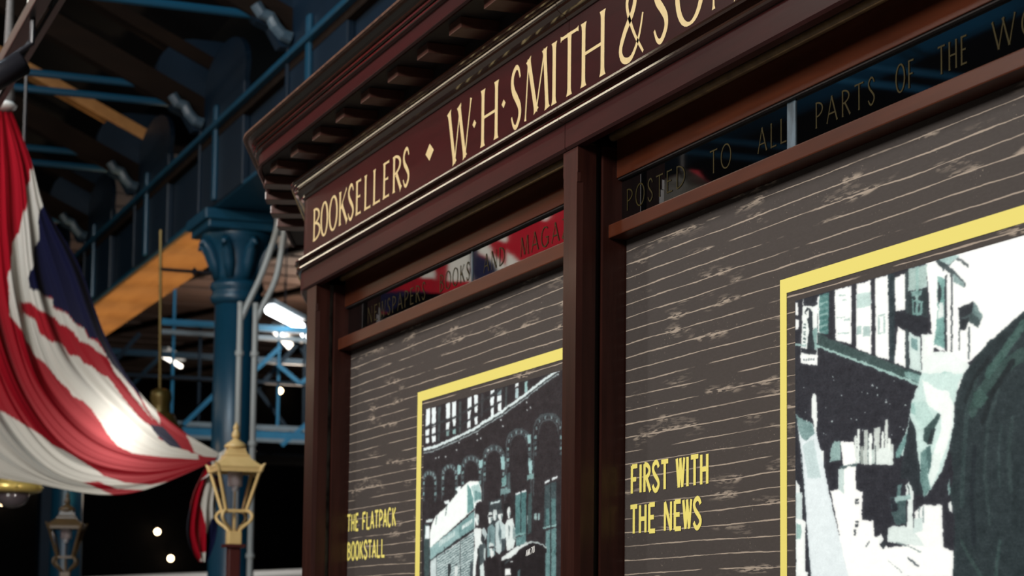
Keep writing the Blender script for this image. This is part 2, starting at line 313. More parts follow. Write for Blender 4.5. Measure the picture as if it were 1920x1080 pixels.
# ---------------------------------------------------------------- sweep round the stall (front, then an angled end)
TURN=math.radians(20); RC=.34; XL=-7.235
def path(o,a,b):
    # plan points at outward offset o from the front line y=2; section a..b along [right return, front, bend, angled end]
    pts=[]
    xr=-2.33
    full=[((xr+o,3.4)),((xr+o,2.0-o))]
    pts=[]
    if a=='R': pts+=[(xr+o,3.4),(xr+o,2.0-o)]; 
    else: pts.append((a,2.0-o))
    if b=='L':
        for k in range(9):
            t=TURN*k/8; pts.append((XL-(RC+o)*math.sin(t),2.0+RC-(RC+o)*math.cos(t)))
        ex,ey=pts[-1]; pts.append((ex-1.5*math.cos(TURN),ey+1.5*math.sin(TURN)))
        pts.append((ex-1.5*math.cos(TURN)+.1,3.4))
    else: pts.append((b,2.0-o))
    return pts
def sweep(prof,a,b):
    bm=bmesh.new(); rows=[]
    for o,z in prof: rows.append([bm.verts.new((x,y,z)) for x,y in path(o,a,b)])
    n=len(prof)
    for i in range(n):
        A,B=rows[i],rows[(i+1)%n]
        for k in range(len(A)-1): bm.faces.new((A[k],A[k+1],B[k+1],B[k]))
    bm.faces.new([r[0] for r in rows]); bm.faces.new([r[-1] for r in rows][::-1])
    bmesh.ops.recalc_face_normals(bm,faces=bm.faces); return bm
PL=[((232,244,247),[18,2,59,3,59,61,17,61]),((232,244,247),[18,66,54,66,53,89,17,88]),((232,244,247),[19,92,53,93,54,111,18,111]),((232,244,247),[75,2,114,3,115,62,75,62]),((232,244,247),[78,66,115,66,114,88,79,88]),((232,244,247),[79,91,116,92,117,111,80,111]),((232,244,247),[209,2,247,2,248,55,210,56]),((232,244,247),[212,62,244,60,240,83,211,82]),((232,244,247),[264,2,301,2,301,49,264,50]),((232,244,247),[268,55,300,54,298,76,276,77]),((232,244,247),[402,1,437,2,436,34,401,37]),((232,244,247),[404,43,436,42,424,66,405,67]),((232,244,247),[402,70,432,70,429,94,403,93]),((232,244,247),[455,0,491,1,490,28,461,31]),((232,244,247),[462,34,490,32,489,54,466,53]),((232,244,247),[464,63,490,63,489,89,465,88]),((232,244,247),[594,0,629,0,627,11,594,13]),((232,244,247),[594,20,628,19,622,46,595,46]),((232,244,247),[598,50,626,50,623,78,601,78]),((232,244,247),[649,23,687,21,686,38,650,39]),((232,244,247),[654,43,686,42,685,66,656,66]),((232,244,247),[793,0,821,0,820,11,792,10]),((232,244,247),[1003,12,1071,-1,1074,4,1008,18]),((120,150,150),[213,87,242,87,241,104,214,103]),((150,185,185),[271,84,301,83,299,101,272,101]),((120,140,145),[651,2,684,2,685,18,649,22]),((170,195,200),[794,16,820,16,819,42,796,44]),((150,190,190),[865,3,887,3,886,32,864,34]),((62,72,74),[131,6,159,7,154,112,136,112]),((62,70,72),[326,6,348,7,347,101,330,102]),((60,62,66),[518,4,539,4,533,72,517,74]),((64,74,76),[716,4,732,4,729,56,714,59]),((48,52,55),[15,59,292,51,482,30,629,12,692,2],7),((45,48,52),[17,89,294,84,499,61,630,48,693,39],6),((222,238,240),[-10,128,113,128,286,115,330,113,492,98,521,92,695,71,714,66,885,38,925,29,1001,15,1078,1,1113,-2],11),((150,165,168),[-10,139,114,139,286,126,331,123,493,109,522,102,695,81,714,76,885,48,925,39,1001,24,1078,11,1113,8],4),((40,45,48),[-10,133,114,133,286,121,330,118,493,103,522,97,695,76,714,71,885,43,925,34,1001,20,1078,6,1113,3],4),((66,74,78),[-3,275,-6,225,-4,216,3,209,13,205,27,202,43,201,60,201,77,203,93,206,107,211,118,217,125,224,127,233,129,282],9),((72,78,82),[17,226,18,220,23,215,29,212,39,210,49,209,60,209,72,210,82,212,92,216,99,220,103,225,105,232],5),((115,138,142),[-1,212,16,213,16,223,0,222]),((62,66,70),[4,207,22,208,21,218,6,217]),((115,138,142),[13,203,30,204,30,214,14,213]),((62,66,70),[24,200,41,201,41,211,26,210]),((115,138,142),[37,199,54,200,54,210,39,209]),((62,66,70),[51,199,69,200,68,210,53,209]),((115,138,142),[66,201,83,202,82,212,67,211]),((62,66,70),[79,204,96,205,95,215,80,214]),((115,138,142),[90,208,107,209,107,219,92,218]),((62,66,70),[99,213,116,214,115,223,100,223]),((115,138,142),[105,219,122,220,121,229,106,229]),((120,150,152),[-8,228,15,228,14,239,-5,239]),((70,80,84),[-7,245,16,245,15,256,-5,256]),((120,150,152),[-6,263,17,262,15,273,-4,273]),((70,80,84),[-5,280,18,279,16,290,-3,290]),((120,150,152),[107,235,129,235,128,246,109,246]),((70,80,84),[108,252,130,251,129,262,110,263]),((120,150,152),[109,269,131,268,129,279,111,279]),((70,80,84),[109,286,132,285,130,296,112,296]),((66,74,78),[182,294,179,220,181,209,188,203,199,198,214,195,231,193,249,194,267,196,284,199,299,204,310,211,317,218,320,228,323,301],9),((72,78,82),[204,221,205,214,209,209,217,205,226,203,237,202,249,202,261,203,273,206,282,209,290,214,294,219,296,227],5),((115,138,142),[185,206,202,207,201,217,187,216]),((62,66,70),[191,200,207,201,207,211,192,210]),((115,138,142),[200,196,216,197,216,207,201,206]),((62,66,70),[212,193,228,194,228,204,213,203]),((115,138,142),[226,192,242,193,242,203,227,202]),((62,66,70),[241,192,257,194,257,203,242,202]),((115,138,142),[256,194,272,195,271,205,257,204]),((62,66,70),[270,197,286,198,285,208,271,207]),((115,138,142),[282,202,298,203,297,212,283,211]),((62,66,70),[291,207,307,208,306,217,292,217]),((115,138,142),[297,213,313,214,312,224,298,223]),((120,150,152),[178,223,200,223,199,234,181,234]),((70,80,84),[179,240,201,239,200,250,181,250]),((120,150,152),[180,257,202,256,200,267,182,267]),((70,80,84),[181,273,203,273,201,284,183,284]),((120,150,152),[300,231,321,230,319,241,302,241]),((70,80,84),[300,247,321,247,320,257,302,257]),((120,150,152),[301,264,322,263,321,274,303,274]),((70,80,84),[302,280,323,279,321,290,304,290]),((66,74,78),[360,306,356,213,358,200,367,191,380,185,398,181,419,180,441,180,463,183,483,187,501,194,514,201,523,211,526,224,529,315],9),((72,78,82),[385,214,387,205,392,199,401,195,413,192,427,190,441,191,456,192,469,196,481,200,490,206,496,212,498,222],5),((115,138,142),[366,197,381,198,381,208,367,207]),((62,66,70),[372,190,388,191,387,200,374,199]),((115,138,142),[383,185,399,186,399,195,385,194]),((62,66,70),[398,181,413,182,413,192,399,191]),((115,138,142),[415,180,430,181,430,190,416,189]),((62,66,70),[433,180,448,181,448,191,434,190]),((115,138,142),[451,182,466,183,466,193,452,192]),((62,66,70),[468,186,483,187,483,197,469,196]),((115,138,142),[482,192,498,193,497,202,484,201]),((62,66,70),[494,198,509,199,508,209,495,208]),((115,138,142),[501,206,516,207,515,217,502,216]),((120,150,152),[358,217,379,217,377,227,360,227]),((70,80,84),[358,233,379,233,378,244,361,244]),((120,150,152),[359,250,380,249,379,260,361,260]),((70,80,84),[360,266,381,265,379,276,362,276]),((120,150,152),[505,227,525,226,523,237,507,237]),((70,80,84),[505,243,525,242,524,252,507,253]),((120,150,152),[506,259,526,258,524,268,508,269]),((70,80,84),[506,275,526,274,525,284,508,284]),((66,74,78),[546,313,542,198,544,184,553,175,567,169,586,165,607,163,630,164,653,167,674,171,692,178,706,187,715,197,719,211,722,322],9),((72,78,82),[572,200,574,190,580,184,589,179,601,176,615,175,630,175,645,177,660,180,672,185,681,191,687,198,689,208],5),((115,138,142),[553,182,567,183,567,193,554,192]),((62,66,70),[560,175,574,176,574,185,561,184]),((115,138,142),[571,169,586,170,585,179,572,178]),((62,66,70),[586,165,601,166,600,176,587,175]),((115,138,142),[604,164,618,165,618,174,605,173]),((62,66,70),[623,164,637,165,637,174,624,173]),((115,138,142),[642,167,656,168,655,177,643,176]),((62,66,70),[659,171,673,172,673,181,660,180]),((115,138,142),[674,177,688,178,688,187,675,186]),((62,66,70),[686,184,700,185,699,194,687,193]),((115,138,142),[693,192,707,194,707,202,694,202]),((120,150,152),[545,203,564,203,563,213,547,213]),((70,80,84),[545,219,565,219,564,229,547,229]),((120,150,152),[546,235,565,234,564,245,548,245]),((70,80,84),[546,251,566,250,565,261,548,261]),((120,150,152),[697,214,716,213,715,223,699,223]),((70,80,84),[698,229,716,229,715,239,700,239]),((120,150,152),[698,245,717,244,716,254,700,254]),((70,80,84),[699,260,717,260,716,270,701,270]),((66,74,78),[733,314,729,171,732,155,741,145,756,138,776,134,799,132,824,133,848,136,871,142,890,149,905,158,915,170,918,185,922,324],9),((72,78,82),[762,173,764,162,770,155,780,150,793,146,808,145,824,145,840,147,855,151,868,157,878,163,884,171,887,182],5),((115,138,142),[742,154,756,155,755,164,743,163]),((62,66,70),[749,145,763,146,763,155,750,154]),((115,138,142),[762,139,776,140,775,149,763,148]),((62,66,70),[778,135,792,136,791,145,779,144]),((115,138,142),[797,133,810,135,810,143,798,142]),((62,66,70),[817,134,831,135,830,144,818,143]),((115,138,142),[837,137,851,138,850,147,838,146]),((62,66,70),[856,141,869,143,869,151,857,150]),((115,138,142),[872,148,885,149,885,158,873,157]),((62,66,70),[884,156,897,157,897,166,885,165]),((115,138,142),[892,166,905,167,905,175,893,174]),((120,150,152),[733,176,752,176,751,186,735,186]),((70,80,84),[734,192,752,191,751,201,736,201]),((120,150,152),[734,207,753,207,752,217,736,217]),((70,80,84),[735,222,753,222,752,232,737,232]),((120,150,152),[897,188,914,188,913,198,898,198]),((70,80,84),[897,203,915,203,913,213,899,213]),((120,150,152),[897,218,915,218,914,228,899,228]),((70,80,84),[898,233,915,233,914,243,900,243]),((66,74,78),[940,320,936,153,939,135,949,124,966,116,989,110,1014,108,1042,110,1069,113,1095,120,1116,129,1133,140,1143,152,1147,170,1151,331],9),((72,78,82),[973,156,975,143,982,135,993,129,1007,125,1024,123,1042,124,1060,127,1077,131,1092,137,1103,145,1110,154,1112,167],5),((115,138,142),[951,134,964,136,964,144,952,143]),((62,66,70),[960,124,973,126,972,134,961,133]),((115,138,142),[974,117,987,118,986,127,975,126]),((62,66,70),[992,113,1005,114,1004,123,993,122]),((115,138,142),[1013,111,1026,112,1025,121,1014,120]),((62,66,70),[1036,112,1048,113,1048,122,1037,121]),((115,138,142),[1058,115,1071,116,1070,125,1059,124]),((62,66,70),[1079,121,1092,122,1091,130,1080,129]),((115,138,142),[1097,128,1109,129,1109,138,1098,137]),((62,66,70),[1111,137,1123,139,1123,147,1112,146]),((115,138,142),[1119,149,1132,150,1131,158,1120,157]),((120,150,152),[942,160,960,159,959,169,944,169]),((70,80,84),[943,175,960,174,959,184,944,184]),((120,150,152),[943,189,961,189,959,199,945,199]),((70,80,84),[944,204,961,204,960,214,945,214]),((120,150,152),[1125,174,1141,174,1140,183,1126,183]),((70,80,84),[1125,189,1142,188,1140,198,1127,198]),((120,150,152),[1126,203,1142,203,1141,212,1127,212]),((70,80,84),[1126,218,1142,217,1141,227,1127,227]),((150,190,192),[316,200,353,200,349,225,322,225]),((150,190,192),[504,196,539,196,535,221,510,221]),((150,190,192),[683,199,716,199,712,223,688,223]),((150,190,192),[687,213,720,213,716,238,693,237]),((150,190,192),[897,226,928,226,924,250,902,249]),((150,190,192),[901,239,932,239,928,262,906,262]),((150,190,192),[888,153,919,153,915,177,893,177]),((190,200,202),[204,162,219,163,218,168,204,167]),((190,200,202),[112,160,127,161,126,166,112,165]),((190,200,202),[140,159,155,160,154,165,140,164]),((190,200,202),[302,149,317,150,316,155,303,154]),((190,200,202),[482,114,496,114,495,119,482,118]),((190,200,202),[512,131,525,131,525,136,512,135]),((190,200,202),[483,133,496,134,496,139,483,138]),((190,200,202),[579,170,592,170,592,175,579,175]),((190,200,202),[693,110,706,110,705,115,694,114]),((190,200,202),[677,90,690,91,689,96,677,95]),((190,200,202),[878,59,890,60,889,65,878,63]),((190,200,202),[906,76,917,77,917,82,906,81]),((190,200,202),[880,82,892,82,891,87,880,86]),((190,200,202),[324,128,338,129,337,134,324,133]),((60,78,80),[15,364,68,366,75,526,23,525]),((232,244,247),[30,370,72,370,70,410,27,410]),((215,230,232),[34,351,104,350,95,358,34,360]),((52,60,64),[595,323,695,316,698,431,599,434]),((200,220,222),[607,325,687,322,687,327,607,330]),((78,118,120),[803,314,885,305,888,424,806,430]),((30,34,38),[842,311,848,310,851,426,845,426]),((120,160,160),[806,424,888,419,888,426,806,431]),((92,130,132),[810,433,888,427,889,454,811,460]),((232,244,247),[806,309,840,306,840,313,806,315]),((232,244,247),[851,306,885,302,885,309,851,311]),((110,140,142),[686,291,764,287,764,306,686,308]),((110,150,150),[693,260,732,254,732,282,694,286]),((70,85,88),[739,249,762,248,764,295,741,294]),((120,155,155),[891,264,942,262,943,276,891,278]),((175,205,205),[894,376,912,375,913,397,895,398]),((150,180,180),[945,371,965,371,966,390,946,390]),((140,170,172),[974,373,990,372,990,391,975,391]),((60,80,82),[900,316,929,314,928,423,899,428]),((232,244,247),[1022,288,1057,285,1057,292,1022,295]),((232,244,247),[1071,283,1109,280,1109,287,1071,290]),((60,76,80),[1022,299,1102,293,1105,409,1018,413]),((85,122,124),[1031,363,1055,362,1056,407,1030,409]),((85,120,122),[1069,339,1100,338,1102,409,1070,408]),((150,190,190),[1011,413,1105,408,1105,414,1011,417]),((96,132,134),[1032,422,1105,417,1108,550,1028,549]),((36,42,46),[1058,293,1068,293,1074,550,1065,549]),((240,250,249),[91,367,127,341,214,321,328,279,414,253,502,257,531,288,532,314,492,312,472,337,76,440,73,391]),((104,150,150),[410,260,440,277,462,307,468,336,413,348]),((165,196,196),[440,268,507,266,531,292,532,312,496,312,471,321,465,299]),((105,145,146),[474,283,524,292,529,311,492,310,475,317]),((232,244,247),[306,269,345,261,358,268,328,281]),((232,244,247),[199,301,249,299,254,311,213,310]),((60,80,84),[231,312,217,345],5),((60,80,84),[139,342,127,367],5),((142,176,178),[76,440,476,343,483,392,77,476]),((112,150,152),[341,378,476,344,481,392,346,416]),((212,228,228),[163,420,171,419,172,437,164,439]),((212,228,228),[177,418,185,417,186,434,178,436]),((212,228,228),[190,416,199,414,199,431,191,433]),((212,228,228),[204,413,212,412,213,428,205,430]),((212,228,228),[217,411,226,410,226,426,218,428]),((212,228,228),[231,409,239,407,240,423,232,425]),((212,228,228),[244,407,252,405,253,420,245,422]),((212,228,228),[258,404,266,403,266,417,258,419]),((212,228,228),[271,402,279,401,280,415,272,417]),((212,228,228),[284,400,292,398,293,412,285,414]),((212,228,228),[297,398,305,396,306,409,298,411]),((225,238,238),[367,382,375,380,375,392,367,393]),((225,238,238),[378,379,386,378,387,390,379,391]),((225,238,238),[390,377,398,376,398,388,390,389]),((225,238,238),[402,375,409,374,410,385,402,387]),((225,238,238),[413,373,421,372,421,383,413,385]),((225,238,238),[424,371,432,369,432,381,425,383]),((225,238,238),[436,369,443,367,444,379,436,380]),((225,238,238),[447,367,455,365,455,377,448,378]),((196,212,214),[82,480,472,403,479,539,84,532]),((70,95,98),[145,474,347,435],3),((70,95,98),[146,482,348,443],3),((70,95,98),[146,490,348,451],3),((70,95,98),[146,498,348,458],3),((70,95,98),[147,506,348,466],3),((70,95,98),[147,514,349,474],3),((70,95,98),[147,522,349,481],3),((70,95,98),[148,529,349,489],3),((70,95,98),[148,537,350,497],3),((70,95,98),[148,545,350,504],3),((70,95,98),[149,553,350,512],3),((70,95,98),[149,561,351,520],3),((70,95,98),[149,569,351,527],3),((70,95,98),[150,577,351,535],3),((70,95,98),[150,584,351,542],3),((70,95,98),[150,592,352,550],3),((70,95,98),[151,600,352,558],3),((70,95,98),[151,608,352,565],3),((70,95,98),[151,616,353,573],3),((70,95,98),[152,624,353,581],3),((60,85,88),[362,429,470,410],3),((60,85,88),[362,436,471,417],3),((60,85,88),[362,444,471,425],3),((60,85,88),[363,451,471,432],3),((60,85,88),[363,459,471,440],3),((60,85,88),[363,467,472,447],3),((60,85,88),[364,474,472,455],3),((60,85,88),[364,482,472,462],3),((60,85,88),[364,490,473,470],3),((60,85,88),[364,497,473,477],3),((60,85,88),[365,505,473,485],3),((60,85,88),[365,513,473,492],3),((60,85,88),[365,520,474,500],3),((60,85,88),[366,528,474,507],3),((60,85,88),[366,535,474,515],3),((60,85,88),[366,543,474,522],3),((60,85,88),[367,551,475,530],3),((60,85,88),[367,558,475,537],3),((60,85,88),[367,566,475,545],3),((60,85,88),[367,573,476,552],3),((60,85,88),[368,581,476,560],3),((60,85,88),[368,589,476,567],3),((60,85,88),[368,596,476,575],3),((60,85,88),[369,604,477,582],3),((40,52,56),[139,467,142,533],4),((40,52,56),[354,419,358,537],6),((30,36,40),[210,441,215,460],5),((30,40,44),[82,479,342,420],4),((25,30,34),[361,417,474,398],5),((225,238,238),[478,395,476,337,492,317,517,313,532,319],6),((38,34,38),[486,343,496,322,517,317,550,320,592,348,594,411,528,397]),((226,236,236),[470,397,495,393,532,397,539,426,554,438,514,457,494,499,488,539,462,539,480,441]),((40,46,50),[501,453,538,446,558,541,517,540]),((180,196,198),[535,397,561,395,582,416,562,432,541,423]),((222,232,232),[515,372,512,382,504,387,494,387,485,380,481,370,484,361,492,355,503,355,511,362]),((120,140,142),[501,370,514,370,512,383,504,381]),((190,205,205),[480,365,487,352,508,353,518,367]),((40,46,50),[538,409,562,424,554,444,529,431]),((112,140,144),[589,394,621,388,646,401,649,486,589,490,578,427]),((60,75,80),[602,400,611,434,600,456]),((222,232,232),[626,371,622,380,613,385,601,385,591,379,587,369,590,360,600,355,612,355,622,362]),((120,140,142),[609,369,625,369,622,382,612,380]),((215,226,226),[585,364,594,352,617,353,629,366]),((36,40,44),[588,361,625,361,629,367,588,366]),((222,232,232),[662,364,659,373,651,378,640,378,631,372,627,362,630,353,639,348,650,349,658,355]),((120,140,142),[647,362,661,362,659,375,650,373]),((200,212,212),[625,358,633,346,655,347,665,360]),((222,232,232),[707,368,704,376,695,382,683,381,673,375,669,366,673,357,682,352,694,352,703,358]),((120,140,142),[691,365,706,366,704,378,694,376]),((60,66,70),[667,361,676,349,699,350,711,363]),((188,206,208),[648,385,689,378,724,393,738,416,715,463,680,476,652,466]),((90,110,115),[681,386,698,415,691,448,674,417]),((60,72,78),[698,431,733,433,727,466,699,468]),((26,26,30),[711,334,757,335,769,345,735,349,724,382]),((216,228,228),[724,393,743,380,785,377,804,408,810,435,792,462,742,469,733,433]),((120,135,138),[751,394,767,403,757,439]),((130,150,152),[786,396,806,413,808,441,787,435]),((222,232,232),[768,362,766,372,759,378,750,377,743,371,740,361,743,351,749,345,758,345,765,352]),((120,140,142),[756,360,767,360,766,374,759,372]),((70,82,86),[513,448,562,438,579,456,564,492,532,511]),((190,205,205),[555,455,571,455,568,492,556,484]),((30,26,30),[578,541,584,484,616,477,644,477,673,489,686,543]),((222,230,230),[604,465,636,463,641,480,617,485]),((222,232,232),[639,455,635,461,625,465,612,465,601,460,597,453,601,447,611,443,624,444,635,448]),((120,140,142),[621,453,638,454,635,462,625,461]),((205,218,218),[595,450,605,441,630,442,643,451]),((40,42,46),[597,452,640,451,642,456,600,458]),((205,220,220),[524,506,556,495,566,541,529,540]),((40,46,50),[248,493,270,491,275,509,259,535,245,535]),((210,222,222),[310,498,328,495,337,510,329,537,307,536]),((60,70,74),[315,493,332,492,332,500,315,499]),((60,70,76),[444,492,465,490,467,539,441,538]),((26,22,26),[696,494,700,486,799,460,874,451,940,450,1012,458,1040,470,1037,482,1027,483,1032,549,710,543]),((222,232,232),[696,494,700,486,799,461,881,451,929,451,859,462,789,485,770,490]),((190,205,205),[874,452,940,450,1008,458,1039,470],4),((235,242,242),[728,519,771,517,775,536,729,537]),((220,230,230),[770,499,789,496,789,501,774,502]),((70,95,98),[828,523,846,521,843,545,825,545]),((60,70,74),[724,499,762,492,766,497,724,505])]
